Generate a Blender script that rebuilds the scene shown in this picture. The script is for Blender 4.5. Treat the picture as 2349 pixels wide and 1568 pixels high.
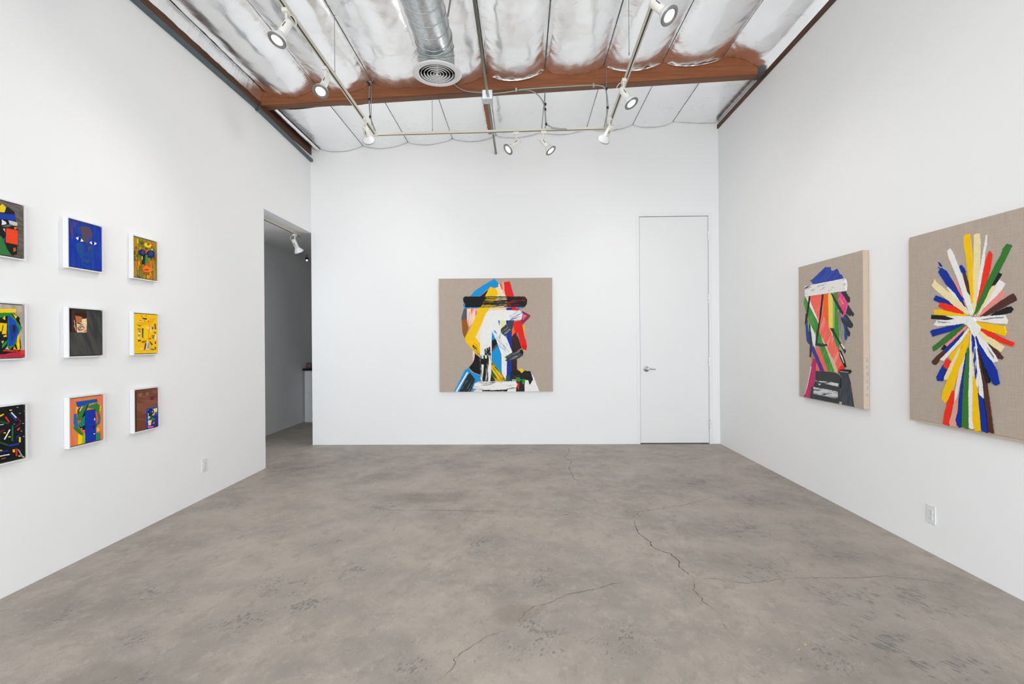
import bpy, bmesh, math, random
from mathutils import Vector, Matrix, Quaternion, noise
from mathutils.geometry import tessellate_polygon

for o in list(bpy.data.objects):
    bpy.data.objects.remove(o, do_unlink=True)
S = bpy.context.scene
COL = S.collection
R = random.Random(7)

# ------------------------------------------------------------------ camera
W, H = 2349, 1568
F, CX, CY = 1150.0, W / 2, H / 2
YAW, PITCH, ROLL, CAMZ = .0209, -.0012, -.007, 1.391
c, s = math.cos(YAW), math.sin(YAW)
R0 = Vector((c, s, 0)); FW = Vector((-s, c, 0)); U0 = Vector((0, 0, 1))
FW, U0 = (FW * math.cos(PITCH) + U0 * math.sin(PITCH)), (U0 * math.cos(PITCH) - FW * math.sin(PITCH))
RT = R0 * math.cos(ROLL) + U0 * math.sin(ROLL)
UP = U0 * math.cos(ROLL) - R0 * math.sin(ROLL)
EYE = Vector((0, 0, CAMZ))
cam = bpy.data.cameras.new('camera')
cam.sensor_fit = 'HORIZONTAL'; cam.sensor_width = 36; cam.lens = 36 * F / W
cam.clip_start = .05; cam.clip_end = 100
camo = bpy.data.objects.new('camera', cam); COL.objects.link(camo)
M = Matrix((RT, UP, -FW)).transposed().to_4x4(); M.translation = EYE
camo.matrix_world = M
S.camera = camo


def ray(px, py):
    return FW + RT * ((px - CX) / F) - UP * ((py - CY) / F)


def at(px, py, axis, val):
    """the point where the line of sight through a photo pixel meets the plane axis = val"""
    i = 'xyz'.index(axis)
    d = ray(px, py)
    return EYE + d * ((val - EYE[i]) / d[i])


# ------------------------------------------------------------------ world, lamps, exposure
XL, XR, YB, YF = -2.869, 2.639, 6.774, -3.6          # inner faces of the room
SKY, STROBE, DAY, SPOT = 3, 17, 8.3, 34.0
world = bpy.data.worlds.new('daylight'); S.world = world
world.use_nodes = True
bgn = world.node_tree.nodes['Background']
bgn.inputs[0].default_value = (.90, .955, 1, 1); bgn.inputs[1].default_value = DAY


def area(name, loc, rot, sx, sy, power, col=(1, 1, 1), portal=False):
    l = bpy.data.lights.new(name, 'AREA'); l.shape = 'RECTANGLE'; l.size = sx; l.size_y = sy
    l.energy = power; l.color = col
    o = bpy.data.objects.new(name, l); COL.objects.link(o); o.location = loc; o.rotation_euler = rot
    if portal: l.cycles.is_portal = True
    return o


area('door_portal', (0, YF + .02, 1.75), (-math.pi / 2, 0, math.pi), 4.4, 3.4, 1, portal=True)  # sampling portal for the added opening behind the camera
area('skylight_near', (0, -.2, 4.02), (0, 0, 0), 2.2, 3.6, SKY, (.96, .98, 1))  # weak unseen fill light added overhead, no real skylight there
area('strobe', (.25, -.35, 2.05), (math.radians(97), 0, 0), .35, .35, STROBE, (1, .985, .96))
area('hall_lamp', (-3.42, 5.0, 2.86), (0, 0, 0), .5, .5, 13, (.90, .96, 1))  # hidden light added to brighten the hall
S.view_settings.view_transform = 'Standard'; S.view_settings.look = 'None'
S.view_settings.gamma = 1; S.view_settings.use_curve_mapping = False
S.view_settings.exposure = -.04


# ------------------------------------------------------------------ helpers
def lin(hx):
    v = [int(hx[i:i + 2], 16) / 255 for i in (0, 2, 4)]
    return tuple((x / 12.92 if x <= .04045 else ((x + .055) / 1.055) ** 2.4) for x in v) + (1,)


MC = {}


def mat(name, col, rough=.5, metal=0, spec=.5, emit=None):
    if name in MC: return MC[name]
    m = bpy.data.materials.new(name); m.use_nodes = True
    b = m.node_tree.nodes['Principled BSDF']
    b.inputs['Base Color'].default_value = col if len(col) == 4 else tuple(col) + (1,)
    b.inputs['Roughness'].default_value = rough; b.inputs['Metallic'].default_value = metal
    b.inputs['Specular IOR Level'].default_value = spec
    if emit:
        b.inputs['Emission Color'].default_value = emit[0]; b.inputs['Emission Strength'].default_value = emit[1]
    MC[name] = m
    return m


class NT:
    def __init__(self, m):
        self.m = m; self.t = m.node_tree; self.b = self.t.nodes['Principled BSDF']

    def n(self, typ, **kw):
        x = self.t.nodes.new(typ)
        for k, v in kw.items():
            if k.startswith('i_'): x.inputs[k[2:].replace('_', ' ')].default_value = v
            elif k.startswith('n_'): x.inputs[int(k[2:])].default_value = v
            else: setattr(x, k, v)
        return x

    def l(self, a, b): self.t.links.new(a, b)

    def pos(self, scale=(1, 1, 1), rot=(0, 0, 0), loc=(0, 0, 0)):
        g = self.n('ShaderNodeNewGeometry'); mp = self.n('ShaderNodeMapping')
        # rotate first, scale after: two mappings
        r = self.n('ShaderNodeMapping'); r.inputs['Rotation'].default_value = rot
        self.l(g.outputs['Position'], r.inputs['Vector']); self.l(r.outputs[0], mp.inputs['Vector'])
        mp.inputs['Scale'].default_value = scale; mp.inputs['Location'].default_value = loc
        return mp.outputs[0]

    def noise(self, vec, scale, detail=4, rough=.55, dist=0):
        x = self.n('ShaderNodeTexNoise'); x.inputs['Scale'].default_value = scale
        x.inputs['Detail'].default_value = detail; x.inputs['Roughness'].default_value = rough
        x.inputs['Distortion'].default_value = dist
        self.l(vec, x.inputs['Vector'])
        return x.outputs['Fac']

    def ramp(self, v, a, b, lo=0, hi=1):
        x = self.n('ShaderNodeMapRange'); x.interpolation_type = 'SMOOTHSTEP'
        x.inputs['From Min'].default_value = a; x.inputs['From Max'].default_value = b
        x.inputs['To Min'].default_value = lo; x.inputs['To Max'].default_value = hi
        self.l(v, x.inputs['Value'])
        return x.outputs[0]

    def math(self, op, a, b):
        x = self.n('ShaderNodeMath', operation=op)
        for i, v in enumerate((a, b)):
            if isinstance(v, (int, float)): x.inputs[i].default_value = v
            else: self.l(v, x.inputs[i])
        return x.outputs[0]

    def mix(self, fac, a, b):
        x = self.n('ShaderNodeMix', data_type='RGBA')
        for k, v in ((0, fac), (6, a), (7, b)):
            if isinstance(v, (int, float)): x.inputs[k].default_value = v
            elif isinstance(v, tuple): x.inputs[k].default_value = v
            else: self.l(v, x.inputs[k])
        return x.outputs[2]

    def color(self, o): self.l(o, self.b.inputs['Base Color'])

    def bump(self, h, strength, dist):
        x = self.n('ShaderNodeBump'); x.inputs['Strength'].default_value = strength
        x.inputs['Distance'].default_value = dist
        self.l(h, x.inputs['Height']); self.l(x.outputs[0], self.b.inputs['Normal'])


def obj(name, bm, m, parent=None, smooth=False, loc=None, link=True):
    if isinstance(bm, bmesh.types.BMesh):
        me = bpy.data.meshes.new(name)
        bmesh.ops.recalc_face_normals(bm, faces=bm.faces)
        bm.to_mesh(me); bm.free()
        if smooth:
            for p in me.polygons: p.use_smooth = True
        if m is not None: me.materials.append(m)
    else:
        me = bm
    o = bpy.data.objects.new(name, me)
    COL.objects.link(o)
    if parent: o.parent = parent
    if loc is not None: o.location = loc
    return o


def thing(name, label, cat, loc=(0, 0, 0), group=None):
    o = bpy.data.objects.new(name, None); COL.objects.link(o); o.location = loc
    o.empty_display_size = .05
    return tag(o, label, cat, group)


def tag(o, label, cat, group=None):
    o['label'] = label; o['category'] = cat
    if group: o['group'] = group
    return o


def struct(o):
    o['kind'] = 'structure'
    return o


def add_box(bm, a, b, bev=0):
    a, b = Vector(a), Vector(b)
    v = [bm.verts.new((x, y, z)) for x in (a.x, b.x) for y in (a.y, b.y) for z in (a.z, b.z)]
    fs = [bm.faces.new([v[i] for i in q]) for q in ((0, 1, 3, 2), (4, 6, 7, 5), (0, 4, 5, 1), (2, 3, 7, 6), (0, 2, 6, 4), (1, 5, 7, 3))]
    if bev:
        es = list({e for f in fs for e in f.edges})
        bmesh.ops.bevel(bm, geom=es, offset=bev, segments=2, profile=.7, affect='EDGES')
    return bm


def box(a, b, bev=0):
    return add_box(bmesh.new(), a, b, bev)


def add_tube(bm, pts, r, seg=8, cap=True):
    pts = [Vector(p) for p in pts]
    rings = []
    up = Vector((0, 0, 1))
    for i, p in enumerate(pts):
        t = (pts[min(i + 1, len(pts) - 1)] - pts[max(i - 1, 0)]).normalized()
        if i == 0:
            n = t.cross(up) if abs(t.dot(up)) < .95 else t.cross(Vector((1, 0, 0)))
        n = (n - t * n.dot(t)).normalized(); b = t.cross(n)
        rr = r[i] if isinstance(r, (list, tuple)) else r
        rings.append([bm.verts.new(p + (n * math.cos(2 * math.pi * k / seg) + b * math.sin(2 * math.pi * k / seg)) * rr) for k in range(seg)])
    for A, B in zip(rings, rings[1:]):
        for k in range(seg): bm.faces.new((A[k], A[(k + 1) % seg], B[(k + 1) % seg], B[k]))
    if cap:
        bm.faces.new(rings[0]); bm.faces.new(rings[-1])
    return bm


def add_lathe(bm, prof, seg=32, close=False):
    """prof: (radius, z); spins about local z"""
    rings = []
    for r, z in prof:
        if r < 1e-6: rings.append([bm.verts.new((0, 0, z))])
        else: rings.append([bm.verts.new((r * math.cos(2 * math.pi * k / seg), r * math.sin(2 * math.pi * k / seg), z)) for k in range(seg)])
    pairs = list(zip(rings, rings[1:])) + ([(rings[-1], rings[0])] if close else [])
    for A, B in pairs:
        for k in range(seg):
            k2 = (k + 1) % seg
            if len(A) == 1 and len(B) == 1: continue
            if len(A) == 1: bm.faces.new((A[0], B[k], B[k2]))
            elif len(B) == 1: bm.faces.new((A[k], A[k2], B[0]))
            else: bm.faces.new((A[k], A[k2], B[k2], B[k]))
    return bm


def smooth_path(pts, n=6):
    pts = [Vector(p) for p in pts]; out = []
    for i in range(len(pts) - 1):
        p0, p1, p2, p3 = pts[max(i - 1, 0)], pts[i], pts[i + 1], pts[min(i + 2, len(pts) - 1)]
        for k in range(n):
            t = k / n
            out.append(.5 * ((2 * p1) + (p2 - p0) * t + (2 * p0 - 5 * p1 + 4 * p2 - p3) * t * t + (3 * p1 - p0 - 3 * p2 + p3) * t ** 3))
    out.append(pts[-1])
    return out


def grid_bm(nu, nv, fn):
    bm = bmesh.new()
    g = [[bm.verts.new(fn(i / nu, j / nv)) for j in range(nv + 1)] for i in range(nu + 1)]
    for i in range(nu):
        for j in range(nv): bm.faces.new((g[i][j], g[i + 1][j], g[i + 1][j + 1], g[i][j + 1]))
    return bm


# ------------------------------------------------------------------ materials
def m_wall():
    m = mat('white_wall_paint', (.86, .865, .87), .75, spec=.25); t = NT(m)
    n = t.noise(t.pos(), 90, 3)
    t.bump(n, .05, .002)
    v = t.noise(t.pos(), .6, 2)
    t.color(t.mix(v, (.89, .896, .905, 1), (.91, .914, .92, 1)))
    return m


WALL = m_wall()
WHITE = mat('white_semigloss_paint', (.86, .865, .87), .4)
DOORM = mat('white_door_paint', (.85, .855, .86), .45)
CASING = mat('white_casing_paint', (.87, .875, .885), .42)


def m_floor():
    m = mat('worn_concrete', (.35, .33, .31), .5, spec=.35); t = NT(m)
    p = t.pos()
    base = t.mix(t.ramp(t.noise(p, .8, 6, .62, .2), .3, .7), lin('8F8880'), lin('B3A89D'))
    base = t.mix(t.math('MULTIPLY', t.ramp(t.noise(p, 3.6, 8, .72, .3), .4, .64), .5), base, lin('BCB0A5'))
    base = t.mix(t.math('MULTIPLY', t.ramp(t.noise(t.pos((1, .45, 1), (0, 0, .5)), 2.2, 9, .7, .5), .52, .72), .45), base, lin('C3B8AC'))
    base = t.mix(t.math('MULTIPLY', t.ramp(t.noise(t.pos((1, .35, 1), (0, 0, -.6), (3, 1, 0)), 1.7, 9, .7, .5), .50, .74), .55), base, lin('87837D'))
    base = t.mix(t.math('MULTIPLY', t.ramp(t.noise(t.pos((1, .5, 1), (0, 0, .3), (1, 8, 0)), 14, 6, .7, .2), .52, .68), .38), base, lin('807970'))
    base = t.mix(t.math('MULTIPLY', t.ramp(t.noise(t.pos((1, .6, 1), (0, 0, -.3), (4, 2, 0)), 22, 6, .7), .54, .66), .3), base, lin('C6BAAE'))
    fine = t.noise(p, 170, 3, .7)
    base = t.mix(t.math('MULTIPLY', t.ramp(fine, .35, .75), .35), base, lin('878078'))
    # scuffed zones: dark blue-grey flecks where old paint is left
    def zone(zs):
        zm = None
        for px, py, r in zs:
            q = at(px, py, 'z', 0)
            d = t.n('ShaderNodeVectorMath', operation='DISTANCE'); t.l(g.outputs['Position'], d.inputs[0]); d.inputs[1].default_value = q
            f = t.ramp(d.outputs['Value'], 0, r, 1, 0)
            zm = f if zm is None else t.math('MAXIMUM', zm, f)
        return zm
    g = t.n('ShaderNodeNewGeometry')
    zl_ = zone([(820, 1305, .45), (350, 1357, .32), (545, 1425, .36), (650, 1345, .4), (115, 1410, .34), (950, 1540, .25), (700, 1385, .3), (300, 1465, .2),
                (680, 1075, .7), (540, 1155, .4), (310, 1550, .25), (1240, 1450, .45), (1250, 1330, .4), (1884, 1510, .3), (1430, 1470, .35), (730, 1245, .35), (885, 1160, .35), (1110, 1250, .35)])
    zr_ = zone([(1704, 1210, .6), (1900, 1260, .55), (1950, 1375, .6), (2050, 1485, .55), (1734, 1300, .5), (2224, 1550, .5), (1734, 1145, .6), (1600, 1105, .7), (2120, 1375, .5), (1840, 1210, .45)])
    base = t.mix(t.math('MULTIPLY', t.math('MAXIMUM', zr_, t.math('MULTIPLY', zl_, .7)), .34), base, lin('797671'))
    brk = t.noise(p, 7, 4, .6)
    for zm, rot, sx, sc, off in ((zl_, .55, .42, 74, 0), (zr_, -.5, .14, 88, 5)):
        nz = t.noise(t.pos((1, sx, 1), (0, 0, rot), (off, off, 0)), sc, 4, .72, .15)
        thr = t.math('SUBTRACT', .725, t.math('MULTIPLY', t.math('MULTIPLY', zm, t.ramp(brk, .36, .58)), .25))
        fl = t.ramp(t.math('SUBTRACT', nz, thr), 0, .055)
        base = t.mix(t.math('MULTIPLY', fl, .66), base, lin('5D6364'))
    f2 = t.ramp(t.noise(t.pos((1, .5, 1), (0, 0, -.4), (7, 3, 0)), 75, 3, .62), .665, .70)
    base = t.mix(t.math('MULTIPLY', f2, t.ramp(t.noise(p, 1.6, 4), .38, .62, .25, .75)), base, lin('5E5B57'))
    yl = t.math('MULTIPLY', t.ramp(t.noise(t.pos((1, .4, 1), (0, 0, .9), (2, 9, 0)), 34, 2), .69, .72), zone([(1830, 1480, .3), (1615, 1250, .12), (1700, 1318, .1), (1900, 1540, .25)]))
    base = t.mix(t.math('MULTIPLY', yl, 1.0), base, lin('D9C24C'))
    wh = t.ramp(t.noise(t.pos((1, 1, 1), (0, 0, 0), (5, 5, 0)), 60, 2), .73, .76)
    base = t.mix(t.math('MULTIPLY', wh, .55), base, lin('CFC8C0'))
    # three old stains with edges of their own
    for px, py, rx, ry, col, a in ((970, 1141, .62, .2, '6E655D', .3), (1180, 1404, .17, .13, '7B7166', .5), (230, 1555, .2, .16, '766E68', .4)):
        q = at(px, py, 'z', 0)
        mp = t.n('ShaderNodeMapping'); mp.inputs['Location'].default_value = (-q.x / rx, -q.y / ry, 0); mp.inputs['Scale'].default_value = (1 / rx, 1 / ry, 0)
        t.l(g.outputs['Position'], mp.inputs['Vector'])
        ln = t.n('ShaderNodeVectorMath', operation='LENGTH'); t.l(mp.outputs[0], ln.inputs[0])
        k = t.math('ADD', ln.outputs['Value'], t.math('MULTIPLY', t.noise(p, 7, 6, .7), 1.1))
        base = t.mix(t.ramp(k, .95, 1.6, a, 0), base, lin(col))
    t.color(base)
    t.l(t.ramp(t.noise(p, 2.5, 4), .3, .7, .42, .62), t.b.inputs['Roughness'])
    t.bump(t.noise(p, 60, 6, .7), .16, .004)
    return m


FLOOR = m_floor()
CRACK = mat('crack_dirt', lin('5C5852'), .9, spec=.1)
CRACK2 = mat('crack_edge_dust', lin('B5ADA3'), .9, spec=.1)


def m_wood(name, a, b, rough=.5, scale=1.0, axis=0):
    m = mat(name, lin(a), rough); t = NT(m)
    sc = [14, 14, 14]; sc[axis] = .9
    n = t.noise(t.pos(tuple(x * scale for x in sc)), 1.6, 6, .65, .8)
    n2 = t.noise(t.pos(tuple(x * scale * .25 for x in sc)), 1.5, 3, .5, .4)
    k = t.math('ADD', t.math('MULTIPLY', n, .6), t.math('MULTIPLY', n2, .4))
    col = t.mix(t.ramp(k, .34, .66), lin(a), lin(b))
    vk = t.n('ShaderNodeTexVoronoi'); vk.inputs['Scale'].default_value = 2.2
    vs = [1, 5, 5]
    t.l(t.pos(tuple(vs)), vk.inputs['Vector'])
    kn = t.ramp(vk.outputs['Distance'], .05, .12, .75, 0)
    col = t.mix(kn, col, lin('3E1F10'))
    t.color(col)
    t.bump(n, .15, .003)
    return m


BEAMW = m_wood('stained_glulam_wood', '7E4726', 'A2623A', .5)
BEAMB = m_wood('beam_underside_wood', '5E3214', '7E4A20', .5)  # same beam wood, darkened to paint in the shade underneath
LEDGER = m_wood('dark_ledger_wood', '44261A', '6A432F', .6, 1, 1)
JOISTW = m_wood('fir_joist_wood', '8A4E28', 'B0703E', .55, 1, 1)
DECK = mat('roof_deck_wood', lin('4A3020'), .8)


def m_foil():
    m = mat('wrinkled_foil', (.94, .945, .95), .2, metal=1); t = NT(m)
    a = t.noise(t.pos((1, .25, 1)), 38, 4, .6, .8)
    b = t.noise(t.pos((.5, 1, 1), (0, 0, .5)), 22, 5, .65, 1.6)
    big = t.noise(t.pos((1, .6, 1)), 4.5, 3, .5, .6)
    msk = t.ramp(t.noise(t.pos(), 1.6, 3), .42, .68)
    # pleats: across each seam, and running down to the beam
    g_ = t.n('ShaderNodeNewGeometry'); sp = t.n('ShaderNodeSeparateXYZ'); t.l(g_.outputs['Position'], sp.inputs[0])
    fr = t.math('FRACT', t.math('DIVIDE', t.math('ADD', sp.outputs[0], 2.835 + 6.26), .626), 0)
    ds = t.math('MULTIPLY', t.math('MINIMUM', fr, t.math('SUBTRACT', 1.0, fr)), .626)
    front = t.ramp(sp.outputs[1], 5.5, 5.52, 1, .35)
    near = t.math('MULTIPLY', t.ramp(ds, .01, .17, 1, 0), t.ramp(t.noise(t.pos((0, 1, 0)), 3.5, 3), .36, .62))
    pl = t.noise(t.pos((.22, 1, 0), (0, 0, .28)), 34, 4, .6, .3)
    pl2 = t.noise(t.pos((1, .2, 0)), 30, 4, .6, .3)
    nb = t.ramp(sp.outputs[1], 5.0, 5.40, 0, 1)
    pleat = t.math('MULTIPLY', t.math('ADD', t.math('MULTIPLY', pl, near), t.math('MULTIPLY', pl2, t.math('MULTIPLY', nb, .8))), front)
    h = t.math('ADD', t.math('MULTIPLY', big, .3), t.math('MULTIPLY', t.math('MULTIPLY', t.math('ADD', a, b), .2), t.math('MULTIPLY', msk, front)))
    h = t.math('ADD', h, t.math('MULTIPLY', pleat, .62))
    t.bump(h, .55, .012)
    t.l(t.ramp(t.noise(t.pos(), 3, 3), .3, .7, .17, .3), t.b.inputs['Roughness'])
    return m


FOIL = m_foil()


def m_galv():
    m = mat('galvanised_steel', (.62, .65, .66), .34, metal=.92); t = NT(m)
    v = t.n('ShaderNodeTexVoronoi'); v.inputs['Scale'].default_value = 60
    t.l(t.pos(), v.inputs['Vector'])
    cr = t.n('ShaderNodeSeparateColor'); t.l(v.outputs['Color'], cr.inputs[0])
    t.color(t.mix(cr.outputs[0], (.50, .535, .555, 1), (.64, .675, .69, 1)))
    t.l(t.ramp(cr.outputs[1], 0, 1, .3, .38), t.b.inputs['Roughness'])
    return m


GALV = m_galv()
CHROME = mat('satin_chrome', (.62, .62, .62), .25, metal=1)
STEEL = mat('dull_steel', (.42, .44, .43), .4, metal=.85)
CONDUIT = mat('conduit_steel', lin('7F7F70'), .38, metal=.75)
CHANNEL = mat('blue_grey_channel', lin('56666E'), .5, metal=.2)
RAILM = mat('cream_track_enamel', lin('DAD6C6'), .35)
LAMPW = mat('white_lamp_enamel', lin('ECEAE2'), .35)
BELLW = mat('white_lamp_glass', lin('F2F4F6'), .25)
RIMG = mat('grey_lamp_rim', lin('8C8C8C'), .3, metal=.6)
GLOW = mat('lit_lamp_lens', (1, .95, .86), .3, emit=((1, .93, .82, 1), 2.2))
SLOT = mat('dark_track_slot', lin('3A372E'), .6)
BLACK = mat('black_rubber', lin('141414'), .5)
DARK = mat('dark_void', lin('0C0C0C'), .8)
PLATE = mat('white_plastic_plate', lin('E6E6E8'), .4)
FRAMEW = mat('white_lacquer_frame', lin('E6E6E8'), .45)
SEAMM = mat('foil_seam_gap', lin('6E7072'), .7)
GREYM = mat('grey_hanger_steel', lin('4A4E50'), .5, metal=.6)


def m_linen(name, a, b):
    m = mat(name, lin(a), .85, spec=.15); t = NT(m)
    n1 = t.noise(t.pos((1, 1, .04)), 300, 2); n2 = t.noise(t.pos((.04, .04, 1)), 300, 2)
    k = t.math('ADD', t.math('MULTIPLY', n1, .5), t.math('MULTIPLY', n2, .5))
    t.color(t.mix(t.ramp(k, .38, .62), lin(a), lin(b)))
    t.bump(k, .15, .0006)
    return m


LINEN = m_linen('raw_linen', 'B2A497', 'BDAFA2')
LINENE = m_linen('raw_linen_edge', 'C4B19D', 'CDBBA8')


def paint(hx):
    k = 'paint_' + hx
    if k in MC: return MC[k]
    m = mat(k, lin(hx), .5, spec=.14); t = NT(m)
    n = t.noise(t.pos(), 160, 4, .6)
    r, g, b, _ = lin(hx)
    t.color(t.mix(t.noise(t.pos(), 30, 3), (r * .9, g * .9, b * .9, 1), (min(1, r * 1.08 + .004), min(1, g * 1.08 + .004), min(1, b * 1.08 + .004), 1)))
    t.bump(n, .35, .002)
    return m


def brush(a, b, ax, ang=0, cut=.5, soft=.06, freq=60, stretch=.12):
    """two paints dragged over each other; ax = axis normal to the canvas, ang = drag direction in the canvas"""
    k = 'brushed_%s_%s_%s%d_%d' % (a, b, ax, int(ang * 57), int(cut * 100))
    if k in MC: return MC[k]
    m = mat(k, lin(a), .5, spec=.14); t = NT(m)
    if ax == 'y': v = t.pos((stretch, 1, 1), (0, ang, 0))
    else: v = t.pos((1, stretch, 1), (ang, 0, 0))
    n = t.noise(v, freq, 5, .7, .3)
    t.color(t.mix(t.ramp(n, cut - soft, cut + soft), lin(a), lin(b)))
    t.bump(n, .4, .002)
    return m


# ------------------------------------------------------------------ setting
TOPZ = 4.75
fl = struct(obj('floor', box((-4.3, YF - 6, -.12), (XR + .2, 9.6, 0)), FLOOR))


def crack(pts, w, dust=False):
    P = [at(x, y, 'z', 0) for x, y in pts]
    Q = []
    for a, b in zip(P, P[1:]):
        n = max(2, int((b - a).length / .02))
        for k in range(n): Q.append(a.lerp(b, k / n))
    Q.append(P[-1])
    bm = bmesh.new(); prev = None
    for i, q in enumerate(Q):
        t = (Q[min(i + 1, len(Q) - 1)] - Q[max(i - 1, 0)]).normalized(); n = Vector((-t.y, t.x, 0))
        end = min(1, i / 4, (len(Q) - 1 - i) / 4)
        ww = w * .58 * (.35 + 1.1 * R.random()) * max(.12, end)
        q = q + n * R.gauss(0, .0035)
        a, b = bm.verts.new((q + n * ww / 2).to_3d() + Vector((0, 0, .0005))), bm.verts.new((q - n * ww / 2) + Vector((0, 0, .0005)))
        if prev: bm.faces.new((prev[0], prev[1], b, a))
        prev = (a, b)
    obj('crack', bm, CRACK2 if dust else CRACK, fl)


def zr(l): return [(1174 + x / 2, 1010 + y / 2) for x, y in l]
def zl(l): return [(x / 2, 1050 + y / 2) for x, y in l]


crack(zr([(560, 365), (575, 420), (635, 465), (645, 490), (730, 520), (765, 550), (768, 580), (835, 630)]), .011)
crack(zr([(835, 630), (838, 685), (875, 725), (880, 740), (960, 800)]), .006)
crack(zr([(960, 800), (960, 835), (1000, 880), (1060, 940)]), .003)
crack(zr([(835, 630), (940, 635), (1080, 655), (1230, 635), (1400, 628), (1600, 630), (1700, 620), (1880, 638), (2080, 665)]), .0045)
crack(zr([(260, 30), (265, 55), (240, 75), (275, 95), (262, 125), (285, 175), (320, 190)]), .008)
crack(zr([(320, 190), (370, 230), (460, 290)]), .004, True)
crack(zr([(545, 360), (585, 325), (700, 310), (800, 295), (935, 255)]), .007)
crack(zr([(545, 360), (440, 350), (350, 325)]), .006)
crack(zl([(2340, 785), (2230, 820), (2080, 920), (2090, 935), (2070, 970), (2000, 1030)]), .0045)
crack(zr([(0, 850), (40, 820), (60, 790), (100, 765), (180, 740), (260, 705), (400, 675), (520, 645)]), .005)
crack(zr([(520, 645), (620, 622), (720, 608)]), .003, True)
crack(zl([(1690, 220), (1800, 240), (2000, 240), (2349, 245)]), .008)
crack(zr([(0, 312), (95, 310), (165, 260)]), .007, True)
crack(zr([(95, 310), (230, 325), (350, 340)]), .006)
crack(zr([(225, 341), (255, 339), (280, 336)]), .03)
crack(zr([(1110, 832), (1200, 833), (1290, 830)]), .002)
crack(zr([(1100, 1030), (1160, 1070), (1180, 1110)]), .0025)
for i, L_ in enumerate([[(1790, 885), (1860, 880), (1940, 850), (1990, 815), (2005, 785)], [(1780, 1005), (1880, 1003), (1960, 990)], [(1665, 705), (1730, 690), (1785, 650)], [(1700, 834), (1790, 828)], [(1850, 930), (1930, 935), (2000, 918)], [(1430, 765), (1500, 768), (1550, 762)]]):
    crack(zr(L_), .004, True)

# walls: outlines extruded to a real thickness
def slab_x(pts, x0, x1):
    bm = bmesh.new()
    a = [bm.verts.new((x0, y, z)) for y, z in pts]; b = [bm.verts.new((x1, y, z)) for y, z in pts]
    n = len(pts)
    bm.faces.new(a); bm.faces.new(b[::-1])
    for i in range(n): bm.faces.new((a[i], a[(i + 1) % n], b[(i + 1) % n], b[i]))
    return bm


def slab_y(pts, y0, y1):
    bm = slab_x(pts, y0, y1)
    for v in bm.verts: v.co = Vector((v.co.y, v.co.x, v.co.z))
    return bm


HZ = 2.887                                                           # head of the opening and hall ceiling
YO = 5.523                                                           # near jamb of the opening
struct(obj('wall_left', slab_x([(YF, 0), (YO, 0), (YO, HZ), (YB + .126, HZ), (YB + .126, TOPZ), (YF, TOPZ)], XL, XL - .12), WALL))
struct(obj('wall_right', box((XR, YF, 0), (XR + .12, YB + .126, TOPZ)), WALL))
DX0, DX1, DZ = 1.582, 2.496, 3.050
struct(obj('wall_back', slab_y([(XL, 0), (DX0 - .004, 0), (DX0 - .004, DZ + .006), (DX1 + .004, DZ + .006), (DX1 + .004, 0), (XR, 0), (XR, TOPZ), (XL, TOPZ)], YB, YB + .126), WALL))
struct(obj('wall_front', slab_y([(XL, 0), (-2.2, 0), (-2.2, 3.45), (2.2, 3.45), (2.2, 0), (XR, 0), (XR, TOPZ), (XL, TOPZ)], YF - .12, YF), WALL))  # its wide opening is invented to let daylight into the room
struct(obj('wall_hall_left', box((-3.98, 3.0, 0), (-3.858, 9.5, 3.0)), WALL))
struct(obj('wall_hall_front', box((-3.858, 3.0, 0), (XL - .12, 3.12, 3.0)), WALL))
struct(obj('wall_hall_back', box((-3.858, 9.36, 0), (-.4, 9.48, 3.0)), WALL))
struct(obj('wall_hall_right', box((-.4, YB + .126, 0), (-.28, 9.48, 3.0)), WALL))
hc = bmesh.new(); add_box(hc, (-3.98, 3.0, HZ), (XL - .12, YB + .126, HZ + .1)); add_box(hc, (-3.98, YB + .126, HZ), (-.28, 9.48, HZ + .1))
struct(obj('ceiling_hall', hc, WALL))

# door in the back wall
dr = struct(bpy.data.objects.new('door_1', None)); COL.objects.link(dr); dr.location = (DX0, YB, 0)
def dloc(x, y, z): return (x - DX0, y - YB, z)
obj('door_panel', box(dloc(DX0, YB + .008, .012), dloc(DX1, YB + .05, DZ), .003), DOORM, dr)
bm = bmesh.new()
add_box(bm, dloc(DX0 - .046, YB - .008, 0), dloc(DX0 - .006, YB + .004, DZ + .05), .002)
obj('casing', bm, CASING, dr)
obj('casing', box(dloc(DX1 + .006, YB - .008, 0), dloc(DX1 + .046, YB + .004, DZ + .05), .002), CASING, dr)
obj('casing', box(dloc(DX0 - .006, YB - .008, DZ + .008), dloc(DX1 + .006, YB + .004, DZ + .05), .002), CASING, dr)
obj('door_stop', box(dloc(DX0 - .003, YB + .052, 0), dloc(DX1 + .003, YB + .12, DZ + .006)), DARK, dr)  # black panel behind the slab, painting the shade in the door gaps
for z in (2.784, 1.949, 1.101, .266):
    bm = bmesh.new()
    x = DX1 + .004
    add_tube(bm, [dloc(x, YB - .006, z - .056), dloc(x, YB - .006, z + .056)], .0065, 8)
    h = obj('hinge', bm, WHITE, dr)
    for dz in (-.045, 0, .045):
        obj('knuckle', add_tube(bmesh.new(), [dloc(x, YB - .007, z + dz - .012), dloc(x, YB - .007, z + dz + .012)], .0078, 8), CHROME, h)
hp = Vector(dloc(1.664, YB + .006, 1.007))
bm = add_lathe(bmesh.new(), [(0, 0), (.038, 0), (.038, .006), (.032, .012), (.02, .014), (.014, .02), (.013, .045), (0, .045)], 24)
for v in bm.verts: v.co = Vector((v.co.x, -v.co.z, v.co.y)) + hp
hd = obj('door_handle', bm, CHROME, dr, True)
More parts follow.
